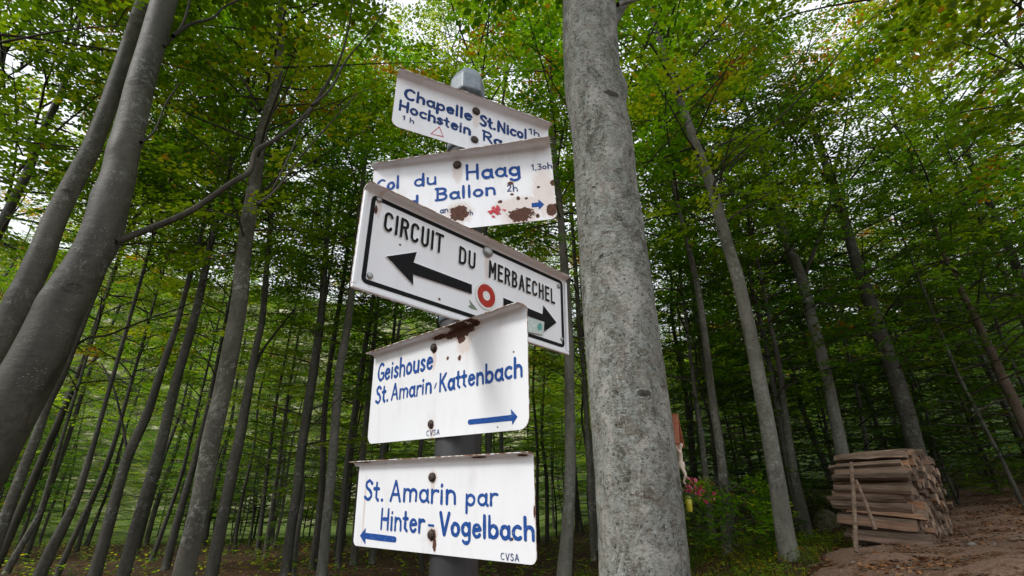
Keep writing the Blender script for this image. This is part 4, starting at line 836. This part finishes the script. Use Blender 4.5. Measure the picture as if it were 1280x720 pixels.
class Sign:
    def __init__(s, label, fit, off, H_=H, rust_px=(), frame=False, corner=.022, flange=.026, dirt=.3, flange1=None, over=0.):
        yaw, u0, u1, v0, v1, tilt, lean = fit
        n = Vector((math.sin(yaw), -math.cos(yaw), 0)); u = Vector((math.cos(yaw), math.sin(yaw), 0)); z = Vector((0, 0, 1))
        zz = z*math.cos(lean)+n*math.sin(lean); uu = u*math.cos(tilt)+zz*math.sin(tilt); vv = -u*math.sin(tilt)+zz*math.cos(tilt); nn_ = uu.cross(vv)
        o = Vector((POLE.x, POLE.y, H_+(v0+v1)/2)) + n*off; s.o, s.u, s.v_, s.n = o, uu, vv, nn_; s.u0, s.u1, s.h = u0, u1, (v1-v0)/2
        mw = Matrix(((uu.x, -nn_.x, vv.x, o.x), (uu.y, -nn_.y, vv.y, o.y), (uu.z, -nn_.z, vv.z, o.z), (0, 0, 0, 1)))
        s.root = empty('direction_sign', label=label, cat='sign', mat=mw)
        rust = [(*s.uv(x, y), rx*s.scale(x, y), ry*s.scale(x, y), *kd) for x, y, rx, ry, *kd in rust_px]
        s.mat = enamel('enamel', rust, dirt)
        s.plate(corner, flange, frame, flange1 or flange, over)
    def uv(s, x, y):
        d = ray(x, y); c = Vector((0, 0, H)); t = (s.o-c).dot(s.n)/d.dot(s.n); p = c+d*t-s.o; return p.dot(s.u), p.dot(s.v_)
    def scale(s, x, y):
        a = s.uv(x, y-4); b = s.uv(x, y+4); return math.hypot(a[0]-b[0], a[1]-b[1])/8
    def plate(s, c, fl, frame, fl1, over):
        u0, u1, h = s.u0, s.u1, s.h; out = []
        for (cx_, cz_, a0) in ((u1-c, -h+c, -90), (u0+c, -h+c, 180)):
            pts = [(cx_+c*math.cos(math.radians(a0+k*15)), cz_+c*math.sin(math.radians(a0+k*15))) for k in range(7)]
            out += pts if a0 == -90 else pts
        # order: bottom right corner -90..0, top right, top left, bottom left 180..270
        br = out[:7]; bl = out[7:]; ring = br+[(u1, h-.006), (u0, h-.006)]+bl
        v = [(x, 0, z) for x, z in ring]+[(x, .0022, z) for x, z in ring]; n = len(ring); f = [tuple(range(n)), tuple(range(n, 2*n))[::-1]]; fm = [0, 1]
        for i in range(n): j = (i+1) % n; f.append((i, n+i, n+j, j)); fm.append(2)
        g = NG('chipped_edge'); g.bsdf(g.ramp(g.noise(g.coord(), 60, 4), [(.42, (.7, .7, .68)), (.52, (.3, .17, .1)), (.65, (.12, .05, .03))]), .7)
        s.edge = g.m
        s.face = pyobj('plate', v, f, [s.mat, M['back'], g.m], s.root, fm=fm)
        if fl:
            prof = [(0, h-.0062), (-.0012, h-.002), (-.0045, h+.0015), (-.009, h+.0035), (-fl, h+.004)]
            prof2 = [(.0022, h-.0062), (.0014, h+.0), (-.003, h+.0038), (-.009, h+.006), (-fl, h+.0062)]
            V = []; F = []; FM = []; m = len(prof)
            us = np.linspace(u0-over, u1, 24)
            for x in us:
                ff = fl+(fl1-fl)*(x-u0)/(u1-u0); prof[-1] = (-ff, h+.004); prof2[-1] = (-ff, h+.0062)
                j = random.uniform(-.0006, .0006); V += [(x, a+(j if i == m-1 else 0), b) for i, (a, b) in enumerate(prof)]+[(x, a+(j if i == m-1 else 0), b) for i, (a, b) in enumerate(prof2)]
            for k in range(len(us)-1):
                b0 = k*2*m; b1 = b0+2*m
                for i in range(m-1):
                    F.append((b0+i, b0+i+1, b1+i+1, b1+i)); FM.append(0); F.append((b0+m+i+1, b0+m+i, b1+m+i, b1+m+i+1)); FM.append(0)
                F.append((b0+m-1, b0+2*m-1, b1+2*m-1, b1+m-1)); FM.append(1)
            for b0 in (0, (len(us)-1)*2*m): 
                for i in range(m-1): F.append((b0+i, b0+i+1, b0+m+i+1, b0+m+i)); FM.append(1)
            pyobj('flange', V, F, [s.mat, s.edge], s.root, smooth=True, fm=FM)
    def word(s, ink, text, x0, y0, x1, y1, hpx, font=HG, wk=.165, gap=.13, shear=.0, jit=.18, hpx1=None):
        a = s.uv(x0, y0); b = s.uv(x1, y1); hA = s.uv(x0, y0-hpx)[1]-a[1]; hB = (s.uv(x1, y1-(hpx1 or hpx))[1]-b[1]) if hpx1 else hA
        ink = ink.sub(); wk = wk*1.06 if font is HG else wk*1.12
        W = sum(font[c][0] for c in text)+gap*(len(text)-1); x = 0; du = b[0]-a[0]; dv = b[1]-a[1]
        for c in text:
            gw, st = font[c]; jv = random.uniform(-.02, .02) if jit else 0
            for P in st:
                Q = []
                for (gx_, gy_) in P:
                    t = (x+gx_)/W; hh = hA+(hB-hA)*t; Q.append((a[0]+du*t+gy_*hh*shear, a[1]+dv*t+(gy_+jv)*hh))
                if jit and len(Q) == 2:
                    m = ((Q[0][0]+Q[1][0])/2, (Q[0][1]+Q[1][1])/2); Q = [Q[0], m, Q[1]]
                hh = hA+(hB-hA)*(x/W); ink.outline(Q, wk*hh*random.uniform(.9, 1.1) if jit else wk*hh, jit=jit)
            x += gw+gap
    def poly(s, ink, pts): ink.poly([s.uv(*p) for p in pts])
    def bolt(s, x, y, r=5, mat='bolt', name='bolt', slot=True):
        u_, v_ = s.uv(x, y); r = r*s.scale(x, y); bm = bmesh.new(); n = 10; rings = [(1.0, 0.), (1.0, .35), (.8, .62), (.42, .78)]; V = []; F = []
        for k, (a, d) in enumerate(rings): V += [(u_+r*a*math.cos(t*2*PI/n), -.0005-d*r*.8, v_+r*a*math.sin(t*2*PI/n)) for t in range(n)]
        V.append((u_, -.0005-.8*r*.8, v_)); bm.free()
        for k in range(3):
            for i in range(n): j = (i+1) % n; F.append((k*n+i, k*n+j, (k+1)*n+j, (k+1)*n+i))
        for i in range(n): F.append((3*n+i, 3*n+(i+1) % n, 4*n))
        return pyobj(name, V, F, [M[mat]], s.root, smooth=True)

# ------------------------------------------------------------------ signpost
POLE = Vector((-.1392, 1.3)); PR = .0545
sp_ = empty('signpost', (POLE.x, POLE.y, gz(POLE.x, POLE.y)), 'round dark grey steel post with a blue-grey cap carrying five signs', 'signpost')
z0 = sp_.location.z
def lathe(name, prof, n, mat, parent, loc=(0, 0, 0), rot=0, smooth=True):
    V = []; F = []
    for r, z in prof: V += [(r*math.cos(rot+k*2*PI/n), r*math.sin(rot+k*2*PI/n), z) for k in range(n)]
    for s in range(len(prof)-1):
        for k in range(n): F.append((s*n+k, s*n+(k+1) % n, (s+1)*n+(k+1) % n, (s+1)*n+k))
    F.append(tuple(range(n))[::-1]); F.append(tuple((len(prof)-1)*n+k for k in range(n)))
    o = pyobj(name, V, F, [mat], parent, smooth=smooth); o.location = loc; return o
lathe('pole', [(PR, -.4), (PR, .5), (PR, 1.2), (PR, 2.0), (PR, 2.52-z0)], 40, M['post'], sp_)
topz = onY(585, 103, 1.3).z - z0
c = lathe('cap', [(.060, topz-.075), (.060, topz-.012), (.056, topz+.0), (.040, topz+.03), (.030, topz+.034)], 6, M['cap'], sp_, rot=.35, smooth=False)
bv = c.modifiers.new('bevel', 'BEVEL'); bv.width = .006; bv.segments = 2; bv.limit_method = 'ANGLE'
def clamp(zrel):
    lathe('clamp', [(PR+.0015, zrel-.014), (PR+.005, zrel-.014), (PR+.005, zrel+.014), (PR+.0015, zrel+.014)], 32, M['cap'], sp_)
FIT = {1: [0.4698, -0.2497, 0.2659, 1.007, 1.1884, -0.0098, 0.0138], 2: [-0.1209, -0.263, 0.2717, 0.7344, 0.9688, 0.0334, 0.0447], 3: [0.808, -0.3856, 0.3235, 0.4285, 0.6676, 0.0024, 0.0309],
       4: [-0.8082, -0.3305, 0.3147, 0.1721, 0.4237, -0.0525, 0.0449], 5: [-0.6869, -0.2965, 0.2833, -0.0749, 0.1197, -0.0367, 0.051]}
for k in (1, 2, 3, 4, 5):
    for f in (.25, .8): clamp(H-z0+FIT[k][3]+(FIT[k][4]-FIT[k][3])*f)

# sign 1 (top)
s1 = Sign('topmost white enamel sign reading Chapelle St. Nicol and Hochstein, just under the post cap', FIT[1], .066, rust_px=[(650, 196, 30, 2), (595, 146, 3, 10, 1), (545, 178, 20, 2), (517, 98, 3, 2), (680, 152, 6, 3)], corner=.022, flange=.03, dirt=.35)
k = Ink(); s1.word(k, 'Chapelle', 505, 122.5, 589, 150.6, 12.8, wk=.215); s1.word(k, 'St.', 600, 156, 619, 162.5, 12.5, wk=.215); s1.word(k, 'Nicol', 622, 163.5, 658, 174.5, 12.2, wk=.21)
s1.word(k, 'Hochstein', 498.5, 137, 587.5, 168.8, 12.4, wk=.205); s1.word(k, 'Ra', 603.5, 175, 627, 183.5, 12, wk=.205); k.obj('lettering', s1.root, [M['navy']])
k = Ink(); s1.word(k, '1 h', 503, 149.5, 517, 154.5, 5.5, wk=.2); s1.word(k, '1h', 661, 166.5, 674, 171, 6.5, wk=.22); k.obj('time_lettering', s1.root, [M['blue_small']])
k = Ink(); [k.outline([s1.uv(*a_), s1.uv(*b_)], .0022, jit=.4) for a_, b_ in (((549, 158.7), (538.6, 167.4)), ((549, 158.7), (554, 171)), ((538.6, 167.4), (554, 171)))]; k.obj('triangle_mark', s1.root, [M['pink']])
s1.bolt(595, 139.5, 4.2); s1.bolt(593, 175, 4.2)
# sign 2
s2 = Sign('rust-blotched white sign reading Haag and Ballon, second from the top', FIT[2], .064,
          rust_px=[(572, 214, 4, 10, 1), (651, 258, 22, 9, 1), (680, 240, 9, 22, 1), (574, 266.5, 11, 10), (651, 269, 15, 9), (691, 262, 7, 8), (691, 228, 3, 4), (673, 234, 2, 1.5), (648, 248, 2, 2.5), (658, 248, 2, 2), (672, 270, 2, 2.5), (625, 252, 2.5, 2), (638, 229, 3, 2), (640, 243, 2, 1.5), (660, 182, 26, 2), (600, 190, 20, 1.5), (470, 206, 12, 2)], corner=.018, flange=.022, flange1=.048, dirt=.4)
k = Ink(); s2.word(k, 'Col', 470, 241, 498.5, 234.5, 14.5, wk=.17); s2.word(k, 'du', 517.5, 233.5, 545, 230, 14.5, wk=.17); s2.word(k, 'Haag', 582.5, 224.5, 650, 219, 17.5, wk=.165)
s2.word(k, 'Grand', 470, 266, 522, 258, 13.5, wk=.17); s2.word(k, 'Ballon', 545, 250.6, 619, 243, 14.3, wk=.185)
a_ = [(664.5, 254), (673, 253), (673, 249.3), (680.2, 255.5), (673.6, 262.2), (673.3, 258.6), (664.6, 259.2)]; k.obj('lettering', s2.root, [M['blue']]); k = Ink(); s2.poly(k, a_); k.obj('arrow', s2.root, [M['blue']])
k = Ink(); s2.word(k, '1,30h', 664.5, 213, 690, 210.5, 7.2, wk=.15); s2.word(k, '2h', 634, 239.5, 647, 238.8, 8, wk=.15); s2.word(k, 'h', 587.5, 269, 591, 268.5, 6, wk=.15); s2.word(k, 'an', 550, 267, 560, 265, 7, wk=.17); k.obj('time_lettering', s2.root, [M['blue_small']])
k = Ink(); rr = random.Random(4)
for _ in range(26):
    cx_, cy_ = rr.gauss(619, 4.5), rr.gauss(264, 3.2); q = [(cx_+rr.uniform(.8, 3.0)*math.cos(t), cy_+rr.uniform(.6, 2.2)*math.sin(t)) for t in [j*PI/4 for j in range(8)]]; k.z0 = .0007+_*.00004; s2.poly(k, q[::-1])
k.obj('paint_splash', s2.root, [M['pink']])
s2.bolt(571.6, 206.5, 4.6); 
# sign 3
s3 = Sign('large framed white sign reading CIRCUIT DU MERBAECHEL with black arrows and red ring', FIT[3], .11, rust_px=[(474, 256, 2.5, 12, 1), (609, 330, 3, 14, 1), (462, 351, 2, 6, 1), (470, 262, 2, 5), (549, 374, 2, 1.5), (500, 306, 1.5, 1.2), (640, 412, 3, 2), (520, 390, 4, 1.5)], corner=.006, flange=.026, dirt=.2)
fz = Ink(.0004, .007)     # raised white rim
u0, u1, h = s3.u0, s3.u1, s3.h
V = []; F = []; FM = []
def box(x0, x1, z0_, z1, y0=-.007, y1=-.0003):
    b = len(V); V.extend([(x0, y0, z0_), (x1, y0, z0_), (x1, y0, z1), (x0, y0, z1), (x0, y1, z0_), (x1, y1, z0_), (x1, y1, z1), (x0, y1, z1)])
    for q in ((0, 1, 2, 3), (7, 6, 5, 4), (0, 4, 5, 1), (1, 5, 6, 2), (2, 6, 7, 3), (3, 7, 4, 0)): F.append(tuple(b+i for i in q))
box(u0, u1, -h, -h+.009); box(u0, u0+.009, -h+.0095, h-.008); box(u1-.009, u1, -h+.0095, h-.008)
rim = pyobj('rim', V, F, [s3.mat], s3.root); bv = rim.modifiers.new('bevel', 'BEVEL'); bv.width = .002; bv.segments = 2
k = Ink(.0005, .0012); cs = [s3.uv(*p) for p in ((466.5, 236), (450.5, 352.5), (705, 435), (703, 357.5))]; 
il = .0095; ul = min(cs[0][0], cs[1][0]); ur = (cs[2][0]+cs[3][0])/2; vt = (cs[0][1]+cs[3][1])/2; vb = (cs[1][1]+cs[2][1])/2; cc = .008
ul = (cs[0][0]+cs[1][0])/2
rct = []
for (cx_, cz_, a0) in ((ur-il/2-cc, vt-il/2-cc, 0), (ul+il/2+cc, vt-il/2-cc, 90), (ul+il/2+cc, vb+il/2+cc, 180), (ur-il/2-cc, vb+il/2+cc, 270)):
    rct += [(cx_+cc*math.cos(math.radians(a0+t*30)), cz_+cc*math.sin(math.radians(a0+t*30))) for t in range(4)]
k.outline(rct+[rct[0]], il); k.obj('border', s3.root, [M['black'], M['black']])
k = Ink(.0004, .0028); s3.word(k, 'CIRCUIT', 479, 287, 551.5, 316.5, 22.5, BG_, .145, .24, jit=0, hpx1=22); s3.word(k, 'DU', 572.8, 328, 592.5, 336.5, 19.5, BG_, .15, .22, jit=0); s3.word(k, 'MERBAECHEL', 610.5, 345.8, 692.3, 379.5, 19.2, BG_, .15, .26, jit=0, hpx1=16)
k.obj('raised_lettering', s3.root, [M['black'], M['white']])
k = Ink(.0004, .0030)
s3.poly(k, [(482, 321), (520, 315.5), (516, 328.6), (588.8, 356.3), (588.8, 368), (515.2, 343.6), (515.6, 356.8)][::-1]); k.obj('arrow', s3.root, [M['black'], M['white']]); k = Ink(.0004, .0030); s3.poly(k, [(628, 372.5), (677, 393), (678, 381.8), (694.6, 403.6), (679.4, 415), (677.5, 402), (628, 384)][::-1]); k.obj('arrow', s3.root, [M['black'], M['white']])
for (ro, ri, zz_, mt, nm) in ((17.0, 0, .0020, 'white', 'ring_disc'), (14.2, 5.8, .0030, 'red', 'ring')):
    cu, cv = s3.uv(607, 370); sc_ = s3.scale(607, 370); k = Ink(.0004, zz_); k.k = 0
    if ri: k.outline([(cu+sc_*(ro+ri)/2*math.cos(t*PI/16), cv+sc_*(ro+ri)/2*math.sin(t*PI/16)) for t in range(33)], sc_*(ro-ri))
    else: k.poly([(cu+sc_*ro*math.cos(t*PI/16), cv+sc_*ro*math.sin(t*PI/16)) for t in range(32)])
    k.obj(nm, s3.root, [M[mt], M['white']])
k = Ink(.0042); s3.poly(k, [(657, 396.5), (679, 402.8), (678, 419.4), (657, 414.8)][::-1]); k.obj('sticker', s3.root, [paint('sticker_paper', (.55, .63, .60), 0)])
k = Ink(.0045); s3.poly(k, [(671, 406), (674, 403.5), (676, 407), (676, 412), (672, 414), (670, 410)][::-1]); k.obj('sticker_emblem', s3.root, [paint('sticker_green', (.12, .38, .33), 0)])
k = Ink(.0006); s3.poly(k, [(586, 374), (590, 379), (595, 385), (597, 388), (589, 386), (585, 383), (588, 381)][::-1]); k.obj('sticker_flake', s3.root, [paint('flake_grey_green', (.20, .26, .20), 0)])  # grey-green flake of a sticker below left of the ring
s3.bolt(473.7, 249.7, 3.8, 'galv', 'rivet'); s3.bolt(462, 345, 4.2, 'galv', 'rivet'); s3.bolt(609, 315, 7, 'galv', 'rivet'); s3.bolt(698, 358, 2.8, 'galv', 'rivet'); s3.bolt(702, 424, 2.4, 'galv', 'rivet')
# sign 4
s4 = Sign('white sign reading Geishouse and St. Amarin Kattenbach, rust wedge along its top', FIT[4], .066,
          rust_px=[(580, 412, 22, 9), (566, 418, 18, 5), (552, 421, 18, 3), (596, 404, 8, 4), (577, 424, 7, 5), (574.5, 447, 3.5, 3.5), (559.5, 448, 2.5, 2.2), (642, 440, 1.5, 1.5), (622, 534, 1.5, 1), (543, 437, 5.2, 4.6), (539, 531, 5.6, 5.2), (543, 446, 3, 12, 1), (540, 541, 3, 10, 1), (580, 424, 10, 14, 1), (462, 449, 3, 1.5), (648, 381, 6, 2)], corner=.026, flange=.03, dirt=.28)
k = Ink(); s4.word(k, 'Geishouse', 472, 476.5, 540.5, 460.5, 20.5, wk=.16); s4.word(k, 'St.', 469.5, 504.3, 485, 501, 20, wk=.17); s4.word(k, 'Amarin', 489, 500, 539, 491, 19, wk=.155); s4.word(k, 'Kattenbach', 549, 489.2, 653, 470, 21, wk=.175, hpx1=24)
k.sub().outline([s4.uv(545.5, 479), s4.uv(543.5, 485)], .004); k.obj('lettering', s4.root, [M['blue']]); k = Ink(); k.outline([s4.uv(587, 527.6), s4.uv(615, 524.8), s4.uv(641, 522)], .0115, jit=.05); s4.poly(k, [(638.8, 511.2), (647, 520.6), (640.6, 531)][::-1]); k.obj('arrow', s4.root, [M['blue']])
k = Ink(); s4.word(k, 'CVSA', 533, 545, 549.5, 543, 6.5, wk=.15, gap=.2); k.obj('initials', s4.root, [M['blue_small']]); s4.bolt(542.5, 434.7, 5.2); s4.bolt(539, 530, 5.2)
# sign 5
s5 = Sign('lowest white sign reading St. Amarin par Hinter-Vogelbach with a left arrow', FIT[5], .066,
          rust_px=[(541, 606, 3, 14, 1), (455, 640, 1.5, 30, 1), (541, 597, 6.5, 6.5), (540, 669, 8, 8), (543, 681, 3.5, 8), (640, 674, 2.5, 2), (460, 577, 20, 1.4), (600, 571.5, 14, 1.2), (668, 640, 1.6, 9), (655, 569, 8, 1.5)], corner=.014, flange=.02, over=.02, dirt=.28)
k = Ink(); s5.word(k, 'St.', 455.5, 624.5, 479, 625.5, 24, wk=.16); s5.word(k, 'Amarin', 487.5, 625.7, 569.5, 629.5, 24.5, wk=.15); s5.word(k, 'par', 582, 631.5, 621, 631.3, 22.5, wk=.17); s5.word(k, 'Hinter', 475.5, 661, 529.5, 665.5, 25, wk=.15)
k.sub().outline([s5.uv(536, 656.5), s5.uv(542, 657)], .005); s5.word(k, 'Vogelbach', 549.5, 668, 668, 675.8, 26.5, wk=.17, hpx1=27.5)
k.obj('lettering', s5.root, [M['blue']]); k = Ink(); k.outline([s5.uv(458, 669.8), s5.uv(475, 672), s5.uv(493.5, 674.3)], .0135, jit=.06); s5.poly(k, [(450.2, 669.6), (457.2, 659.8), (456.8, 680.6)][::-1]); k.obj('arrow', s5.root, [M['blue']])
k = Ink(); s5.word(k, 'CVSA', 626, 699.5, 649, 701.5, 8.5, wk=.14, gap=.2); k.obj('initials', s5.root, [M['blue_small']]); s5.bolt(540.6, 596.5, 6); s5.bolt(539.3, 668.5, 6.2)

# ------------------------------------------------------------------ wayside crucifix on the big trunk
g = NG('red_brown_wood'); nn = g.noise(g.coord(scale=(6, 6, 1.2)), 12, 4); g.bsdf(g.ramp(nn, [(.3, (.22, .065, .03)), (.7, (.40, .135, .065))]), .55, nn, .3, .003); M['redwood'] = g.m
g = NG('cream_figure'); g.bsdf(g.mix(g.noise(g.coord(), 40, 3), (.72, .62, .50), (.55, .45, .35)), .5); M['figure'] = g.m
CY = 2.93; base = onY(851, 640, CY); face = Vector((.90, -.43, 0)).normalized(); side = Vector((-face.y, face.x, 0))
mwx = Matrix(((face.x, side.x, 0, base.x), (face.y, side.y, 0, base.y), (0, 0, 1, base.z), (0, 0, 0, 1)))
cx = empty('wayside_crucifix', label='small roofed wooden crucifix with a pale figure fixed to the side of the big trunk', cat='crucifix', mat=mwx)
def ht(y): return onY(851, y, CY).z - base.z
def boxobj(name, x0, x1, y0, y1, z0_, z1, mat, parent, rot=None, bev=.002):
    global V, F
    V = []; F = []; b = [(x, y, z) for x in (x0, x1) for y in (y0, y1) for z in (z0_, z1)]
    F = [(0, 1, 3, 2), (4, 6, 7, 5), (0, 4, 5, 1), (2, 3, 7, 6), (0, 2, 6, 4), (1, 5, 7, 3)]
    o = pyobj(name, b, F, [mat], parent)
    if rot is not None: o.matrix_local = rot
    m = o.modifiers.new('bevel', 'BEVEL'); m.width = bev; m.segments = 1; return o
boxobj('upright', -.012, .008, -.016, .016, .0, ht(533), M['redwood'], cx)
boxobj('crossbar', .0082, .024, -.085, .085, ht(560), ht(553), M['redwood'], cx)
rz = ht(517.5)
for sg in (-1, 1):
    L_ = .195; mt = Matrix.Translation((0, 0, rz)) @ Matrix.Rotation(sg*math.radians(62), 4, 'X')
    o = boxobj('roof_board', -.028, .055, (0 if sg < 0 else -.0)-(.0), .0, 0, 0, M['redwood'], cx, mt)
    bpy.data.objects.remove(o)
    y0, y1 = (.0, -L_) if sg > 0 else (.0, L_)
    boxobj('roof_board', -.028, .055, min(y0, y1), max(y0, y1), -.009, .0 if sg > 0 else .0008, M['redwood'], cx, Matrix.Translation((0, sg*.0, rz)) @ Matrix.Rotation(sg*math.radians(62), 4, 'X'))
# figure: one continuous skinned body
def skin_body(name, verts, edges, radii, mat, parent, sub=2):
    me = bpy.data.meshes.new(name); me.from_pydata(verts, edges, []); o = link_mesh(name, me, parent, [mat]); m = o.modifiers.new('skin', 'SKIN'); 
    for i, r in enumerate(radii): me.skin_vertices[0].data[i].radius = (r, r) if not isinstance(r, tuple) else r
    me.skin_vertices[0].data[0].use_root = True; s = o.modifiers.new('sub', 'SUBSURF'); s.levels = sub; s.render_levels = sub; m.use_smooth_shade = True; return o
za, zf = ht(553), ht(606)          # hands, feet
Ht = (za-zf)
def P_(x, y, f): return (x, y, zf+Ht*f)
fv = [P_(.034, 0, .47), P_(.036, 0, .60), P_(.038, 0, .74), P_(.038, 0, .82), P_(.046, 0, .88), P_(.052, 0, .97),      # pelvis waist chest neck head crown
      P_(.034, .024, .77), P_(.028, .055, .86), P_(.027, .082, .98), P_(.028, .090, 1.01), P_(.034, -.024, .77), P_(.028, -.055, .86), P_(.027, -.082, .98), P_(.028, -.090, 1.01),
      P_(.036, .012, .42), P_(.050, .012, .22), P_(.034, .008, .06), P_(.044, .008, .0), P_(.036, -.012, .42), P_(.052, -.012, .22), P_(.036, -.006, .06), P_(.047, -.006, .0)]
fe = [(0, 1), (1, 2), (2, 3), (3, 4), (4, 5), (2, 6), (6, 7), (7, 8), (8, 9), (2, 10), (10, 11), (11, 12), (12, 13), (0, 14), (14, 15), (15, 16), (16, 17), (0, 18), (18, 19), (19, 20), (20, 21)]
fr = [.0150, .0125, .0165, .007, .0105, .009, .008, .006, .0048, .004, .008, .006, .0048, .004, .0105, .0078, .0055, .004, .0105, .0078, .0055, .004]
skin_body('figure', fv, fe, fr, M['figure'], cx)
lathe('loincloth', [(.017, zf+Ht*.36), (.0195, zf+Ht*.42), (.0185, zf+Ht*.50), (.0155, zf+Ht*.53)], 12, M['figure'], cx, (.035, 0, 0))
# flowers
g = NG('petal_red'); g.bsdf(g.ramp(g.n('ShaderNodeObjectInfo').outputs['Random'], [(0, (.30, .012, .05)), (.5, (.55, .05, .12)), (1, (.72, .28, .36))]), .6); M['petal'] = g.m
g = NG('flower_green'); g.bsdf((.05, .12, .04), .6); M['fgreen'] = g.m
def flower_mesh(seed):
    r = random.Random(seed); V = []; F = []
    for ring, (n, rad, el) in enumerate(((5, .016, .35), (5, .0125, .8), (4, .008, 1.2))):
        for k in range(n):
            a = k*2*PI/n+ring*.5+r.uniform(-.1, .1); d = Vector((math.cos(a)*math.cos(el), math.sin(a)*math.cos(el), math.sin(el))); s = Vector((-math.sin(a), math.cos(a), 0)); b = len(V); w_ = rad*.5
            up = Vector((0, 0, .002*ring)); V += [tuple(up), tuple(up+d*rad*.55-s*w_), tuple(up+d*rad*1.0-s*w_*.5), tuple(up+d*rad*1.0+s*w_*.5), tuple(up+d*rad*.55+s*w_)]; F.append((b, b+1, b+2, b+3, b+4))
    me = bpy.data.meshes.new('flower'); me.from_pydata(V, [], F); me.materials.append(M['petal']); return me
FL = [flower_mesh(k) for k in range(3)]
fb = onY(871, 616, CY); bq = empty('flower_bouquet', fb, 'bouquet of red and pink flowers at the foot of the crucifix', 'flowers'); rr = random.Random(9)
stemT = Tubes()
for k in range(34):
    px_, py_ = rr.gauss(0, 1), rr.gauss(0, 1); q = onY(871+8*px_ - (6 if k < 11 else -1), 616+6.5*py_ - (8 if k < 11 else -1) + px_*2.5, CY + rr.uniform(-.05, .04)) - fb
    o = bpy.data.objects.new('flower', FL[k % 3]); COL.objects.link(o); o.parent = bq; o.location = q; d = Vector((rr.gauss(.2, .6), -1+rr.gauss(0, .4), rr.gauss(.1, .6))); o.rotation_euler = d.to_track_quat('Z', 'Y').to_euler(); sc_ = rr.uniform(.45, .75); o.scale = (sc_,)*3
    if k % 2: stemT.add([tuple(onY(856, 628, CY)-fb), tuple((onY(862, 626, CY)-fb+q)/2), tuple(q+Vector((0, .004, 0)))], .0012, 4)
sm = stemT.mesh('stems'); link_mesh('stems', sm, bq, [M['fgreen']])['kind'] = 'stuff'
n = 60; O = np.array([list(onY(872+rr.gauss(0, 8.5), 617+rr.gauss(0, 7), CY+rr.uniform(-.04, .05))-fb) for _ in range(n)]); D = norm(RNG.normal(0, 1, (n, 3))+np.array([.4, -.2, 0])); Nl = norm(RNG.normal(0, 1, (n, 3))+np.array([0, -1., .5])); Nl = norm(Nl-D*np.sum(Nl*D, 1, keepdims=True))
link_mesh('foliage', leaves_mesh('foliage', O, D, Nl, RNG.uniform(.014, .026, n), RNG.uniform(.0, .5, n)), bq, [M['leaf_low']])['kind'] = 'stuff'
lp = onY(862.5, 640, CY-.02); g = NG('yellow_glass'); g.bsdf((.42, .38, .03), .25); 
ln = empty('grave_candle', lp, 'small yellow candle lantern hanging below the flowers beside the trunk', 'lantern')
lathe('glass', [(.011, .0), (.0145, .006), (.0165, .04), (.0160, .062)], 14, g.m, ln); g = NG('green_lid'); g.bsdf((.16, .20, .03), .4); lathe('lid', [(.0172, .0625), (.0172, .070), (.010, .080)], 14, g.m, ln)
